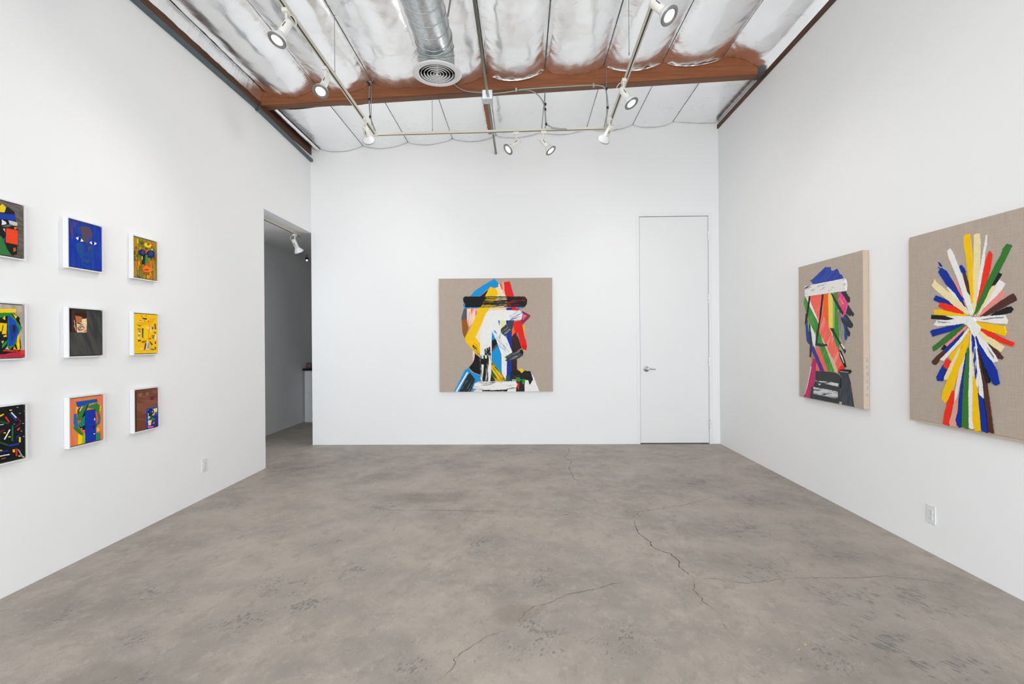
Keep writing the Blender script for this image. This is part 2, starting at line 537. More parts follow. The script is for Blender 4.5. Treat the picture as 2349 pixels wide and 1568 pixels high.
bm = add_tube(bmesh.new(), smooth_path([hp + Vector((-.004, -.04, 0)), hp + Vector((.03, -.046, .002)), hp + Vector((.075, -.046, .002)), hp + Vector((.112, -.042, -.003))]), [.0105] * 7 + [.0095] * 6 + [.008] * 6, 10)
obj('lever', bm, CHROME, hd, True)

# ------------------------------------------------------------------ ceiling: deck, foil panels, joists, beam
BY0, BY1 = 5.452, 5.565                                              # beam front and rear face
def zs_front(x): return 4.315 + .052 * x
def zs_rear(x): return 4.195 + .062 * x
def zbeam(x): return 4.126 + .0455 * x


bm = bmesh.new()
for y in (YF - .12, YB + .13):
    for x in (XL - .12, XR + .12):
        for dz in (.36, .42): bm.verts.new((x, y, zs_front(x) + dz))
v = list(bm.verts)
for q in ((0, 2, 6, 4), (1, 3, 7, 5), (0, 1, 3, 2), (4, 5, 7, 6), (0, 1, 5, 4), (2, 3, 7, 6)): bm.faces.new([v[i] for i in q])
ceil = struct(obj('ceiling', bm, DECK))
SEAMR = [-2.735, -2.15, -1.536, -.93, -.34, .275, .882, 1.5, 2.037]
SEAMX = [-2.82, -2.23, -1.62, -.995, -.37, .262, .90, 1.535, 2.175]


bx2 = box


def foil_front(x0, x1, kind):
    seed = x0 * 3.1 + 11
    sagm = .105 + .02 * noise.noise((seed, 0, 0))
    def fn(u, w):
        # w runs from the camera side to the beam with most rows near the beam
        y = 1.2 + (BY0 - .004 - 1.2) * (1 - (1 - w) ** 1.7)
        x = x0 + (x1 - x0) * u
        d = BY0 - y
        a = max(0.0, 4 * u * (1 - u))
        sag = sagm * a ** .62
        k = math.exp(-(d / .20) ** 1.5)
        edge = (.075 - .012 * x) * a ** .8
        z = zs_front(x) - (sag * (1 - k) + edge * k)
        if kind == 'right':
            e = max(0, (u - .25) / .75)
            z = zs_front(x) - .06 * math.sin(math.pi * min(1, u * 1.2)) * (1 - k) - .185 * e ** 1.6
        if kind == 'left':
            z = zs_front(x1) - .015 - (1 - u) ** 1.2 * .20
        # pleats gathered along the seams and at the beam
        ns = min(u, 1 - u) * abs(x1 - x0)
        pl = math.exp(-(ns / .10) ** 1.2)
        z += .010 * pl * noise.noise((ns * 6 + seed, y * 14 - ns * 16, seed)) * min(1, ns / .02)
        pb = math.exp(-(d / .22) ** 1.2)
        z += .014 * pb * noise.noise((x * 16 + seed, d * 4, seed + 5)) * min(1, ns / .03)
        z += .016 * noise.noise((x * 3 + seed, y * 1.7, 3.3)) * min(1, ns / .1)
        z += .004 * noise.noise((x * 13, y * 9, seed))* min(1, ns / .05)
        return (x, y, z)
    return grid_bm(30, 110, fn)


def foil_rear(x0, x1, kind):
    seed = x0 * 2.3 + 40
    def fn(u, w):
        y = BY1 + .003 + (YB - .012 - .012 * (.5 + noise.noise((x0 * 5 + u * 3, 7, 2))) - BY1) * w
        x = x0 + (x1 - x0) * u
        d = YB - y
        a = max(0.0, 4 * u * (1 - u))
        z = zs_rear(x) - .04 * a ** .8 - .02 * math.exp(-(d / .15) ** 2) * a
        if kind == 'right': z = zs_rear(x0) - .02 * u - .02 * a
        if kind == 'left': z = zs_rear(x1) - .012 - .02 * a + (1 - u) ** 2 * .03
        ns = min(u, 1 - u) * abs(x1 - x0)
        z += .006 * math.exp(-(d / .25)) * noise.noise((x * 15 + seed, d * 5, 1)) * min(1, ns / .03)
        z += .010 * noise.noise((x * 3 + seed, y * 2.2, 9.1)) * min(1, ns / .1)
        z += .005 * math.exp(-(ns / .12)) * noise.noise((ns * 7, y * 13, seed)) * min(1, ns / .02)
        return (x, y, z)
    return grid_bm(26, 46, fn)


g = .002
edr = [XL + .05] + SEAMR + [XR - .012]
edges = [XL - .004] + SEAMX + [XR - .012]
for i in range(len(edges) - 1):
    x0, x1 = edges[i] + (g if i else 0), edges[i + 1] - (g if i < len(edges) - 2 else 0)
    kind = 'left' if i == 0 else ('right' if i == len(edges) - 2 else '')
    obj('foil_panel', foil_front(x0, x1, kind), FOIL, ceil, True)
    r0, r1 = edr[i] + (g if i else 0), edr[i + 1] - (g if i < len(edges) - 2 else 0)
    obj('foil_panel', foil_rear(r0, r1, kind), FOIL, ceil, True)
    # batts running on over the camera, simpler
    def far(u, w, x0=x0, x1=x1, kind=kind):
        x = x0 + (x1 - x0) * u; a = max(0., 4 * u * (1 - u))
        zz = zs_front(x) - .12 * a ** .62
        if kind == 'left': zz = zs_front(x1) - .015 - (1 - u) ** 1.2 * .17
        if kind == 'right': zz = zs_front(x) - .185 * u ** 1.6 - .04 * a
        return (x, YF + 4.8 * w + .0, zz)
    obj('foil_panel', grid_bm(10, 6, far), FOIL, ceil, True)
    if 0 < i:
        sx = edges[i]; z_ = zs_front(sx)
        obj('seam_tape', bx2((sx - .0018, 1.2, z_ - .0035), (sx + .0018, BY0 - .03, z_ + .012)), SEAMM, ceil)
        sx = edr[i]; z_ = zs_rear(sx)
        obj('seam_tape', bx2((sx - .0014, BY1 + .004, z_ - .0035), (sx + .0014, YB - .004, z_ + .012)), SEAMM, ceil)
for k in (4, 6, 7):
    x0, x1 = SEAMX[k] + .02, SEAMX[k + 1] - .01
    def flap(u, w):
        x = x0 + (x1 - x0) * u; a = max(0., 4 * u * (1 - u))
        z = zs_front(x) - (.075 - .012 * x) * a ** .8 - .004 - w * .019 * a ** .6
        return (x, BY0 - .006 - .012 * w * a, z + .003 * noise.noise((x * 20, w, k)))
    obj('foil_flange', grid_bm(24, 2, flap), FOIL, ceil, True)
for y0, y1, zb in ((4.86, BY0 - .002, 4.262), (BY1 + .002, 6.62, 4.128)):
    obj('joist', box((-.43, y0, zb), (-.386, y1, zb + .22), .003), JOISTW, ceil)

beam = struct(bpy.data.objects.new('beam', None)); COL.objects.link(beam); beam.location = (0, BY0, zbeam(0))
bm = bmesh.new()
nx = 24
rings = []
for i in range(nx + 1):
    x = XL + .002 + (XR - .004 - XL) * i / nx
    z = zbeam(x) - zbeam(0)
    rings.append([bm.verts.new(p) for p in ((x, 0, z + .006), (x, .006, z), (x, BY1 - BY0 - .006, z), (x, BY1 - BY0, z + .006), (x, BY1 - BY0, z + .42), (x, 0, z + .42))])
for A, B in zip(rings, rings[1:]):
    for k in range(6): bm.faces.new((A[k], A[(k + 1) % 6], B[(k + 1) % 6], B[k]))
bm.faces.new(rings[0]); bm.faces.new(rings[-1])
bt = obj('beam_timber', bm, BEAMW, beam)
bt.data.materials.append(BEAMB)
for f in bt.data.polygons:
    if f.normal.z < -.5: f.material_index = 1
bm = bmesh.new()
xe = XR - .085
add_box(bm, (xe, -.006, zbeam(2.6) - zbeam(0) - .006), (XR - .003, BY1 - BY0 + .006, zbeam(2.6) - zbeam(0) + .16), .004)
obj('beam_hanger', bm, GREYM, beam)

struct(obj('trim_1', box((XR - .016, YF, 4.216), (XR + .002, YB - .001, 4.268), .003), LEDGER))
struct(obj('trim_2', box((XL - .002, YF, 3.945), (XL + .014, YB - .001, 4.30)), LEDGER))
bm = bmesh.new()
def bar(bm, p, q, w, h):
    p, q = Vector(p), Vector(q)
    vs = [bm.verts.new(e + Vector((dx, 0, dz))) for e in (p, q) for dx, dz in ((0, 0), (w, 0), (w, h), (0, h))]
    for k in range(4): bm.faces.new((vs[k], vs[(k + 1) % 4], vs[4 + (k + 1) % 4], vs[4 + k]))
    bm.faces.new(vs[:4]); bm.faces.new(vs[4:])
bar(bm, (XL + .001, YF, 3.915), (XL + .001, 5.39, 3.918), .030, .036)
bar(bm, (XL + .001, 5.36, 3.915), (XL + .001, YB - .002, 3.852), .034, .034)
bar(bm, (XL + .001, 5.36, 3.904), (XL + .001, 5.385, 3.904), .042, .052)
struct(obj('trim_3', bm, CHANNEL))

# ------------------------------------------------------------------ air duct
DUX, DUZ, DUR = -.718, 3.905, .150
GY, GZ = 4.30, 3.69
dt = thing('air_duct', 'galvanised spiral air duct with round white ceiling diffuser at its elbow', 'duct', (DUX, GY, GZ))
eR = .17
ey = GY - eR
def dl(p): return Vector(p) - Vector((DUX, GY, GZ))
bm = add_tube(bmesh.new(), [dl((DUX, 1.0, DUZ)), dl((DUX, ey, DUZ))], DUR, 40, False)
pipe = obj('duct_pipe', bm, GALV, dt, True)
hel = [dl((DUX + (DUR + .001) * math.cos(a), 1.0 + (ey - 1.0 - .02) * a / (2 * math.pi * 20), DUZ + (DUR + .001) * math.sin(a))) for a in [k * math.pi / 14 for k in range(28 * 20 + 1)]]
obj('spiral_seam', add_tube(bmesh.new(), hel, .0035, 6), STEEL, pipe, True)
arc = [dl((DUX, ey + eR * math.sin(a), DUZ - eR + eR * math.cos(a))) for a in [k * math.pi / 2 / 4 for k in range(5)]] + [dl((DUX, GY, GZ + .012))]
elb = obj('duct_elbow', add_tube(bmesh.new(), arc, DUR + .002, 40, False), GALV, dt)
for k in range(4):
    a = (k + .5 if k else 0) * math.pi / 8 if k < 3 else math.pi / 2
    cpt = dl((DUX, ey + eR * math.sin(a), DUZ - eR + eR * math.cos(a)))
    t_ = Vector((0, math.cos(a), -math.sin(a))); n_ = Vector((1, 0, 0)); b_ = t_.cross(n_)
    ringp = [cpt + (n_ * math.cos(q) + b_ * math.sin(q)) * (DUR + .004) for q in [j * math.pi / 20 for j in range(41)]]
    obj('elbow_seam', add_tube(bmesh.new(), ringp, .0045, 6, False), STEEL, elb, True)
dif = obj('diffuser', add_lathe(bmesh.new(), [(.156, .012), (.156, -.001), (.162, -.005), (.205, -.001), (.211, .004), (.208, .010), (.17, .012)], 56, True), PLATE, dt, True)
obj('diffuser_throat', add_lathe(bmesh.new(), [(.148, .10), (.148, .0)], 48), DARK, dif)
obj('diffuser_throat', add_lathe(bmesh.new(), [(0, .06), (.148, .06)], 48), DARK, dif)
for rr in (.137, .110, .083, .057, .032):
    obj('diffuser_blade', add_lathe(bmesh.new(), [(rr - .005, .012), (rr, -.003), (rr + .003, -.002), (rr - .002, .013)], 48, True), PLATE, dif, True)
obj('diffuser_knob', add_lathe(bmesh.new(), [(0, -.008), (.010, -.006), (.013, .004), (0, .012)], 20), PLATE, dif, True)
obj('diffuser_bar', add_tube(bmesh.new(), [(-.03, .15, .002), (.03, -.15, .002)], .0025, 6), PLATE, dif)
st = [(DUX + DUR + .004, 3.9, DUZ + .02), (DUX + .30, 3.55, 4.26)]
bm = add_tube(bmesh.new(), [dl(p) for p in st], .007, 6)
obj('hanger_strap', bm, STEEL, dt)

# ------------------------------------------------------------------ conduit, junction box, flexible cables
cd = tag(obj('conduit_pipe', add_tube(bmesh.new(), [(0, -4.0, 0), (0, 0, 0)], .0135, 12), CONDUIT, loc=(-.341, YB - .003, 3.93), smooth=True),
         'straight grey steel conduit running under the foil ceiling to the back wall', 'conduit')
obj('coupling', add_tube(bmesh.new(), [(0, -.70, 0), (0, -.65, 0)], .017, 12), STEEL, cd, True)
jb = thing('junction_box', 'square galvanised junction box on the conduit below the brown beam', 'electrical box', (-.345, 5.14, 3.885))
obj('box_body', box((-.053, 0, 0), (.053, .115, .09), .006), GALV, jb)
obj('cover_plate', box((-.056, .002, -.004), (.056, .117, 0), .002), GALV, jb)
for x in (-.035, .035):
    bm = add_lathe(bmesh.new(), [(0, -.003), (.006, -.002), (.006, 0)], 10)
    o = obj('screw', bm, CHROME, jb); o.location = (x, -.0, .07); o.rotation_euler = (math.pi / 2, 0, 0)
FLEX = mat('flexible_conduit', lin('9A9B98'), .4, metal=.5)
NR = 3.69
def flex(name, label, pts, yy, r=.007):
    P = [at(x, y, 'y', yy) for x, y in pts]
    base = P[0]
    o = obj(name, add_tube(bmesh.new(), smooth_path([p - base for p in P]), r, 8), FLEX, None, True, base)
    return tag(o, label, 'cable')
YC = BY0 - .022
cA = flex('flexible_cable', 'short grey cable curving from the junction box up behind the round diffuser', [(1106, 212), (1085, 211), (1066, 208), (1050, 200), (1040, 191), (1030, 178)], YC)
cB = flex('flexible_cable', 'grey cable looping from the junction box down to the middle of the back track', [(1130, 215), (1158, 212), (1185, 208), (1212, 207), (1232, 216), (1246, 234), (1250, 255), (1253, 280), (1260, 289), (1274, 294), (1300, 296)], YC)
cC = flex('flexible_cable', 'grey cable along the beam bottom dropping to the right track corner', [(1186, 206), (1240, 202), (1290, 199), (1340, 196), (1374, 196), (1388, 203), (1393, 225), (1394, 250), (1389, 278), (1386, 292)], YC - .03)
cD = flex('flexible_cable', 'grey cable hanging down beside the wire at the left track corner', [(864, 178), (853, 186), (848, 200), (847, 230), (849, 262), (853, 280), (861, 300)], YC)
def ties(o, pts, yy):
    for x, y in pts:
        p = at(x, y, 'y', yy) - o.location
        obj('cable_tie', add_tube(bmesh.new(), [p - Vector((0, 0, .012)), p + Vector((0, 0, .012))], .011, 8), BLACK, o)
ties(cB, [(1251, 239), (1251, 251), (1253, 285)], YC); ties(cC, [(1391, 204), (1394, 247)], YC - .03); ties(cD, [(848, 195), (847, 228), (849, 268)], YC)
for x, y, o in ((1184, 205, cC), (1362, 195, cC)):
    p = at(x, y, 'y', YC - .03) - o.location
    obj('cable_clip', box(p - Vector((.008, .002, .014)), p + Vector((.008, .03, .018)), .002), STEEL, o)

# ------------------------------------------------------------------ suspended track and its spotlights
tr = thing('lighting_track', 'cream suspended lighting track of three rails hung on thin wires', 'track', (0, 5.5, NR))
TLB, TRB = Vector((-1.62, 5.548, NR)), Vector((.947, 5.474, NR))
def rail(p, q):
    p, q = Vector(p), Vector(q); d = (q - p).normalized(); n = Vector((-d.y, d.x, 0))
    bm = bmesh.new(); bs = bmesh.new()
    for b_, w, z0, z1 in ((bm, .0185, 0, .02), (bs, .006, -.0008, .004)):
        vs = [b_.verts.new(e + n * sx * w + Vector((0, 0, z)) - Vector((0, 5.5, NR))) for e in (p, q) for sx, z in ((-1, z0), (1, z0), (1, z1), (-1, z1))]
        for k in range(4): b_.faces.new((vs[k], vs[(k + 1) % 4], vs[4 + (k + 1) % 4], vs[4 + k]))
        b_.faces.new(vs[:4]); b_.faces.new(vs[4:])
    o = obj('rail', bm, RAILM, tr)
    obj('rail_slot', bs, SLOT, o)
rail((-1.60, .9, NR), TLB); rail(TLB, TRB); rail((.866, .9, NR), TRB)
for q in (TLB, TRB):
    obj('corner_connector', box(q - Vector((.03, 5.5 + .035, NR + .004)), q + Vector((.03, .03 - 5.5, .024 - NR)), .003), RAILM, tr)
for (px, py), top in (((852, 293), 'f'), ((768, 168), 'c'), ((1443, 126), 'c'), ((992, 300), 'b'), ((1251, 294), 'b'), ((1391, 290), 'f')):
    q = at(px, py, 'z', NR + .02)
    if top == 'f': q.y = min(q.y, BY0 - .012); zt = zs_front(q.x) - .02
    elif top == 'b': zt = zbeam(q.x) + .002
    else: zt = zs_front(q.x) - .02
    base = Vector((0, 5.5, NR))
    w_ = obj('hanger_wire', add_tube(bmesh.new(), [q - base, Vector((q.x, q.y, zt)) - base], .0032, 6), STEEL, tr)
    obj('wire_ferrule', add_tube(bmesh.new(), [q - base, q - base + Vector((0, 0, .02))], .006, 8), STEEL, w_)

PD, LL = .118, .135                                                  # pivot below the rail, pivot to lens
ME = {}
def shared(key, build):
    if key not in ME: ME[key] = build()
    return ME[key]
def mk(name, bm, m, sm=True):
    me = bpy.data.meshes.new(name); bmesh.ops.recalc_face_normals(bm, faces=bm.faces); bm.to_mesh(me); bm.free()
    if sm:
        for p in me.polygons: p.use_smooth = True
    me.materials.append(m); return me
def head_meshes():
    a = bmesh.new(); add_box(a, (-.019, -.03, -.028), (.019, .03, -.001), .004)
    st_ = bmesh.new(); add_box(st_, (-.009, -.0055, -PD), (.009, .0055, -.026), .003)
    add_tube(st_, [(0, -.012, -PD), (0, .012, -PD)], .013, 14)
    # lamp axis = local -z, pivot at the origin
    hb = add_lathe(bmesh.new(), [(0, .052), (.022, .052), (.028, .046), (.029, .03), (.029, -.07), (.026, -.074), (0, -.074)], 24)
    sh = add_lathe(bmesh.new(), [(.024, -.066), (.032, -.072), (.037, -.082), (.050, -.100), (.060, -.118), (.0645, -.130), (.062, -.130), (.05, -.104), (.03, -.085)], 32, True)
    rm = add_lathe(bmesh.new(), [(.0645, -.129), (.0655, -.134), (.061, -.138), (.041, -.1345), (.041, -.128), (.062, -.127)], 32, True)
    ls = add_lathe(bmesh.new(), [(0, -.134), (.03, -.1335), (.0415, -.131)], 28)
    sl = bmesh.new(); add_box(sl, (-.003, -.0305, -.03), (.003, -.027, .012))
    return (mk('adapter', a, LAMPW, False), mk('stem', st_, LAMPW, False), mk('housing', hb, LAMPW), mk('lamp_shade', sh, BELLW),
            mk('lamp_rim', rm, RIMG), mk('lamp_lens', ls, GLOW), mk('vent_slot', sl, SLOT, False))
HM = head_meshes()
heads = 0
def track_light(mount, rimpx, sign, label, group='track spotlights', lit=True, ry=0, watts=1.0, aim=None, wide=130):
    mount = Vector(mount)
    piv = mount - Vector((0, 0, PD))
    if aim is None:
        d = ray(*rimpx).normalized(); oc = EYE - piv
        b_ = d.dot(oc); c_ = oc.length_squared - LL * LL
        disc = b_ * b_ - c_
        t = -b_ + (sign * math.sqrt(disc) if disc > 0 else 0)
        ax = (EYE + d * t - piv).normalized()
    else: ax = Vector(aim).normalized()
    root = thing('track_light', label, 'spotlight', mount, group)
    ad = obj('adapter', HM[0], None, root); ad.rotation_euler = (0, 0, ry)
    stm = obj('stem', HM[1], None, root)
    q = Vector((0, 0, -1)).rotation_difference(ax)
    yaw_ = math.atan2(ax.x, -ax.y) if abs(ax.x) + abs(ax.y) > .01 else 0
    stm.rotation_euler = (0, 0, yaw_)
    loc = Vector((0, 0, -PD))
    hs = obj('housing', HM[2], None, root); hs.location = loc; hs.rotation_mode = 'QUATERNION'; hs.rotation_quaternion = q
    obj('vent_slot', HM[6], None, hs)
    sh = obj('lamp_shade', HM[3], None, root); sh.location = loc; sh.rotation_mode = 'QUATERNION'; sh.rotation_quaternion = q
    obj('lamp_rim', HM[4], None, sh)
    ls = obj('lamp_lens', HM[5], None, sh)
    side = ax.cross(Vector((0, 0, 1)));
    if side.length < .01: side = Vector((1, 0, 0))
    side.normalize()
    back = loc - ax * .05
    bl = (Vector((-ax.x, -ax.y, 0)).normalized() if abs(ax.x) + abs(ax.y) > .01 else side)
    pts = [Vector((0, 0, -.02)) + bl * .015, Vector((0, 0, -.03)) + bl * .05, Vector((0, 0, -.065)) + bl * .068, back * .5 + Vector((0, 0, -.05)) + bl * .05, back]
    obj('power_cord', add_tube(bmesh.new(), smooth_path(pts), .0032, 6), LAMPW, root, True)
    if lit:
        l = bpy.data.lights.new('spot_beam', 'SPOT'); l.energy = SPOT * watts; l.spot_size = math.radians(wide); l.spot_blend = 1; l.shadow_soft_size = .16; l.color = (1, .97, .935)
        lo = bpy.data.objects.new('spot_beam', l); COL.objects.link(lo); lo.parent = sh; lo.location = (0, 0, -.142)
    return root
UR = NR - .001
def mp(px, py): return at(px, py, 'z', UR)
track_light(mp(656, 22), (635, 93), -1, 'white track spotlight on left rail nearest the camera, lens turned to the left', watts=.2)
track_light(mp(746, 155), (735, 210), -1, 'white track spotlight in the middle of the left rail', watts=1.2)
track_light(mp(839, 272), (846, 322), 1, 'white track spotlight at far end of left rail, turned away to back wall', watts=.35)
track_light(mp(1184, 303), (1165, 343), -1, 'white track spotlight on back rail beside the conduit end, lens facing down left', ry=math.pi / 2, watts=2.0, wide=160)
track_light(mp(1247, 301), (1264, 346), -1, 'white track spotlight on back rail under the looping cable, facing down right', ry=math.pi / 2, watts=1.35, wide=160)
track_light(mp(1398, 271), (1385, 321), 1, 'white track spotlight at far end of right rail, turned away to back wall', watts=.22)
track_light(mp(1431, 182), (1449, 238), -1, 'white track spotlight on right rail in front of the beam', watts=.75)
track_light(mp(1506, -28), (1536, 37), -1, 'white track spotlight on right rail at top edge of the photo, nearest the camera', watts=.2)
ra = thing('ceiling_track', 'short white track on the hall ceiling seen through the left opening', 'track', (-3.06, 5.0, HZ - .03))
o = obj('rail', box((-.018, 0, 0), (.018, 1.86, .029), .002), RAILM, ra)
obj('rail_slot', box((-.006, 0, -.001), (.006, 1.86, .003)), SLOT, o)
track_light((-3.06, 6.70, HZ - .031), (684, 567), -1, 'white spotlight under the dim hall ceiling track', None, lit=False, aim=(.22, .45, -.8))

# small bullet lamp deep in the hall
q = at(704, 597, 'y', 8.45)
bl = thing('ceiling_lamp', 'tiny lit lamp deep in the dim hall near its ceiling', 'lamp', (q.x, q.y, HZ))
obj('stem', add_tube(bmesh.new(), [(0, 0, 0), (0, 0, q.z - HZ + .05)], .006, 8), GREYM, bl)
obj('lamp_shade', add_lathe(bmesh.new(), [(0, q.z - HZ + .055), (.022, q.z - HZ + .05), (.03, q.z - HZ + .01), (.026, q.z - HZ + .01)], 16), GREYM, bl, True)
obj('bulb', add_lathe(bmesh.new(), [(0, q.z - HZ + .02), (.014, q.z - HZ + .012), (.016, q.z - HZ), (0, q.z - HZ - .014)], 16), mat('lit_bulb', (1, .8, .5), .4, emit=((1, .82, .5, 1), 4)), bl, True)

# ------------------------------------------------------------------ hall cabinet
CABY = 8.707
cab = thing('base_cabinet', 'white drawer cabinet under a black worktop at end of the hall', 'cabinet', (-3.83, CABY, 0))
obj('cabinet_body', box((.0, .02, 0), (1.6, .60, .905)), WHITE, cab)
obj('toe_kick', box((.055, .012, 0), (1.59, .021, .135), .002), WHITE, cab)
for x0, x1 in ((.035, .60), (.61, 1.19), (1.20, 1.59)):
    for z0, z1 in ((.145, .500), (.512, .895)):
        d = obj('drawer', box((x0, 0, z0), (x1, .02, z1), .003), WHITE, cab)
        obj('drawer_inset', box((x0 + .03, -.004, z0 + .03), (x1 - .03, 0, z1 - .03), .002), WHITE, d)
        obj('drawer_handle', add_tube(bmesh.new(), [(x1 - .12, -.02, (z0 + z1) / 2), (x1 - .04, -.02, (z0 + z1) / 2)], .006, 8), CHROME, d)
tag(obj('worktop', box((-.02, -.025, 0), (1.62, .62, .035), .004), mat('black_worktop', lin('08080A'), .3), loc=(-3.83, CABY, .906)), 'black worktop on the white hall cabinet', 'worktop')
q = at(709, 846, 'y', CABY + .12)
jr = thing('storage_jar', 'dull pink jar standing on the black worktop in the hall', 'jar', (q.x, CABY + .12, .942))
PK = mat('pink_jar_glaze', lin('8A6468'), .5)
obj('jar_body', add_lathe(bmesh.new(), [(0, 0), (.045, 0), (.05, .01), (.05, .07), (.042, .082), (.0, .082)], 20), PK, jr, True)
obj('jar_lid', add_lathe(bmesh.new(), [(.0, .098), (.03, .097), (.046, .09), (.046, .082), (0, .082)], 20), PK, jr, True)

# ------------------------------------------------------------------ wall outlets
def outlet(loc, nx_, label):
    """nx_: +1 faces +x (left wall), -1 faces -x (right wall)"""
    o = thing('wall_outlet', label, 'outlet', loc)
    def b2(y0, y1, z0, z1, d0, d1, bev): return box((min(nx_ * d0, nx_ * d1), y0, z0), (max(nx_ * d0, nx_ * d1), y1, z1), bev)
    p = obj('cover_plate', b2(-.036, .036, -.058, .058, 0, .006, .002), PLATE, o)
    for z in (.02, -.02):
        k = obj('socket', b2(-.017, .017, z - .014, z + .014, .006, .0085, .003), PLATE, o)
        for y in (-.006, .006): obj('socket_slot', b2(y - .0012, y + .0012, z - .002, z + .008, .0085, .0089, 0), RIMG, k)
        obj('socket_slot', b2(-.002, .002, z - .010, z - .006, .0085, .0089, 0), RIMG, k)
    obj('screw', b2(-.003, .003, -.003, .003, .006, .0075, .001), CHROME, o)
outlet((XL, 4.446, .297), 1, 'white wall outlet low on left wall near the opening')
outlet((XR, 3.299, .253), -1, 'white wall outlet low on right wall below the starburst painting')

# ------------------------------------------------------------------ paintings
Z = dict(A=(2120, 520, 6.5328), B=(2120, 720, 5.406), C=(1820, 590, 8.711), D=(1820, 760, 8.478), E=(980, 610, 7.3406), F=(980, 760, 7.3406),
         a=(0, 440, 8.7125), b=(130, 480, 9.8), c=(280, 520, 11.2), d=(0, 680, 9.8), e=(130, 690, 11.2), f=(280, 700, 13.07),
         g=(0, 910, 9.225), h=(130, 890, 10.454), i=(280, 880, 13.07))
COLS = dict(Y='FFC702', C='F3E2AE', W='F0EFED', R='F4301A', G='37792F', B='0B309C', N='53302A', K='1C1C1D', P='F6908A', S='E6A58E', O='FF6A22',
            Q='0E94DA', H='3B3E41', M='BE2A66', T='EE5A90', L='FA6C5C', D='F5D66C', V='47399A', U='0C5A9C', g='3F9638', o='9A5A1E', r='EA1C1C',
            k='0F0F10', m='98264E', c='F6E6CE', s='8D8F92', n='2C1C1A', e='33383D')


class Canvas:
    def __init__(self, root, axis, val, nrm, clip=None):
        self.root, self.axis, self.val, self.n = root, axis, val, Vector(nrm); self.k = 0; self.clip = clip; self.rng = random.Random(int(abs(val) * 1000) + len(root.name))

    def pt(self, px, py): return at(px, py, self.axis, self.val)

    def stroke(self, m, *parts, jit=None, thick=None):
        pts = []
        for zk, L_ in zip(parts[::2], parts[1::2]):
            ox, oy, sc = Z[zk]
            pts += [self.pt(ox + (x * 4.5 if x < 0 and zk in 'adg' else x) / sc, oy + y / sc) for x, y in L_]
        P = []
        for i, p in enumerate(pts):
            q = pts[(i + 1) % len(pts)]
            n = max(1, int((q - p).length / (.012 if jit is None else .006)))
            for k in range(n):
                w = p.lerp(q, k / n)
                if k or n == 1 or True:
                    j = .0014 if jit is None else jit
                    w = w + Vector([self.rng.uniform(-j, j) if a != self.axis else 0 for a in 'xyz'])
                P.append(w)
        if self.clip:
            (a0, a1), (z0, z1) = self.clip
            ai = 0 if self.axis == 'y' else 1
            for w in P:
                w[ai] = min(max(w[ai], a0), a1); w.z = min(max(w.z, z0), z1)
        ai = 0 if self.axis == 'y' else 1
        self.k += 1
        h = (.0012 if thick is None else thick) + .00011 * self.k
        bm = bmesh.new()
        lo = [bm.verts.new(p - self.root.location) for p in P]; hi = [bm.verts.new(p + self.n * h - self.root.location) for p in P]
        for t3 in tessellate_polygon([[Vector((p[ai], p.z, 0)) for p in P]]):
            try: bm.faces.new([hi[i] for i in t3])
            except ValueError: pass
        N = len(P)
        for i in range(N):
            try: bm.faces.new((lo[i], lo[(i + 1) % N], hi[(i + 1) % N], hi[i]))
            except ValueError: pass
        me = bpy.data.meshes.new('paint_stroke')
        bm.normal_update()
        for f in bm.faces:
            if abs(f.normal.dot(self.n)) > .9 and f.normal.dot(self.n) < 0: f.normal_flip()
        bm.to_mesh(me); bm.free()
        if isinstance(m, str): m = paint(COLS.get(m, m))
        me.materials.append(m)
        o = bpy.data.objects.new('paint_stroke', me); COL.objects.link(o); o.parent = self.root
        return o

    def seg(self, m, zk, p, q, w):
        p, q = Vector(p), Vector(q); d = (q - p).normalized(); n = Vector((-d.y, d.x)) * w / 2
        return self.stroke(m, zk, [tuple(v) for v in (p - n, p + n, q + n, q - n)], jit=.0009)

    def disc(self, m, zk, cx, cy, rx, ry, n=14):
        return self.stroke(m, zk, [(cx + rx * math.cos(2 * math.pi * i / n), cy + ry * math.sin(2 * math.pi * i / n)) for i in range(n)], jit=.0004)


# --- the square canvas on the back wall
PX0, PZ0, PS = -1.1215, .7175, 1.524
ct = thing('canvas_painting', 'square painting of an angular profile head with black hat brim on the back wall', 'painting', (PX0 + PS / 2, YB, PZ0))
obj('canvas', box((-PS / 2, -.04, 0), (PS / 2, -.002, PS), .003), LINEN, ct)
K = Canvas(ct, 'y', YB - .04, (0, -1, 0), ((PX0 + .001, PX0 + PS - .001), (PZ0 + .001, PZ0 + PS)))
br = lambda a, b, ang=0, cut=.5, **k: brush(COLS.get(a, a), COLS.get(b, b), 'y', ang, cut, **k)
s_ = K.stroke
s_('555A5C', 'E', [(620, 712), (665, 712), (668, 900), (575, 918), (580, 850)])
s_('o', 'E', [(580, 908), (672, 888), (705, 1030), (640, 1200)], 'F', [(640, 130), (605, 60), (590, 0)])
s_('c', 'E', [(760, 700), (1360, 690), (1360, 780), (900, 1240)], 'F', [(895, 200), (740, 200), (780, 0)])
s_(br('E8343C', 'F6DCC8', math.pi / 2, .47, soft=.1, freq=26), 'E', [(665, 700), (900, 700), (850, 860), (690, 1050), (668, 900)])
s_('F4D9B0', 'E', [(1060, 698), (1350, 690), (1345, 745), (1050, 750)])
s_('B', 'E', [(1335, 700), (1440, 700), (1490, 760), (1460, 950), (1430, 1248)], 'F', [(1428, 0), (1428, 860), (1330, 860), (1330, 480), (1420, 330), (1335, 150), (1330, 0)], 'E', [(1340, 1130), (1330, 920)])
s_('Q', 'F', [(1085, 0), (1170, 100), (1250, 380), (1262, 690), (1150, 830), (1085, 840), (1083, 400)])
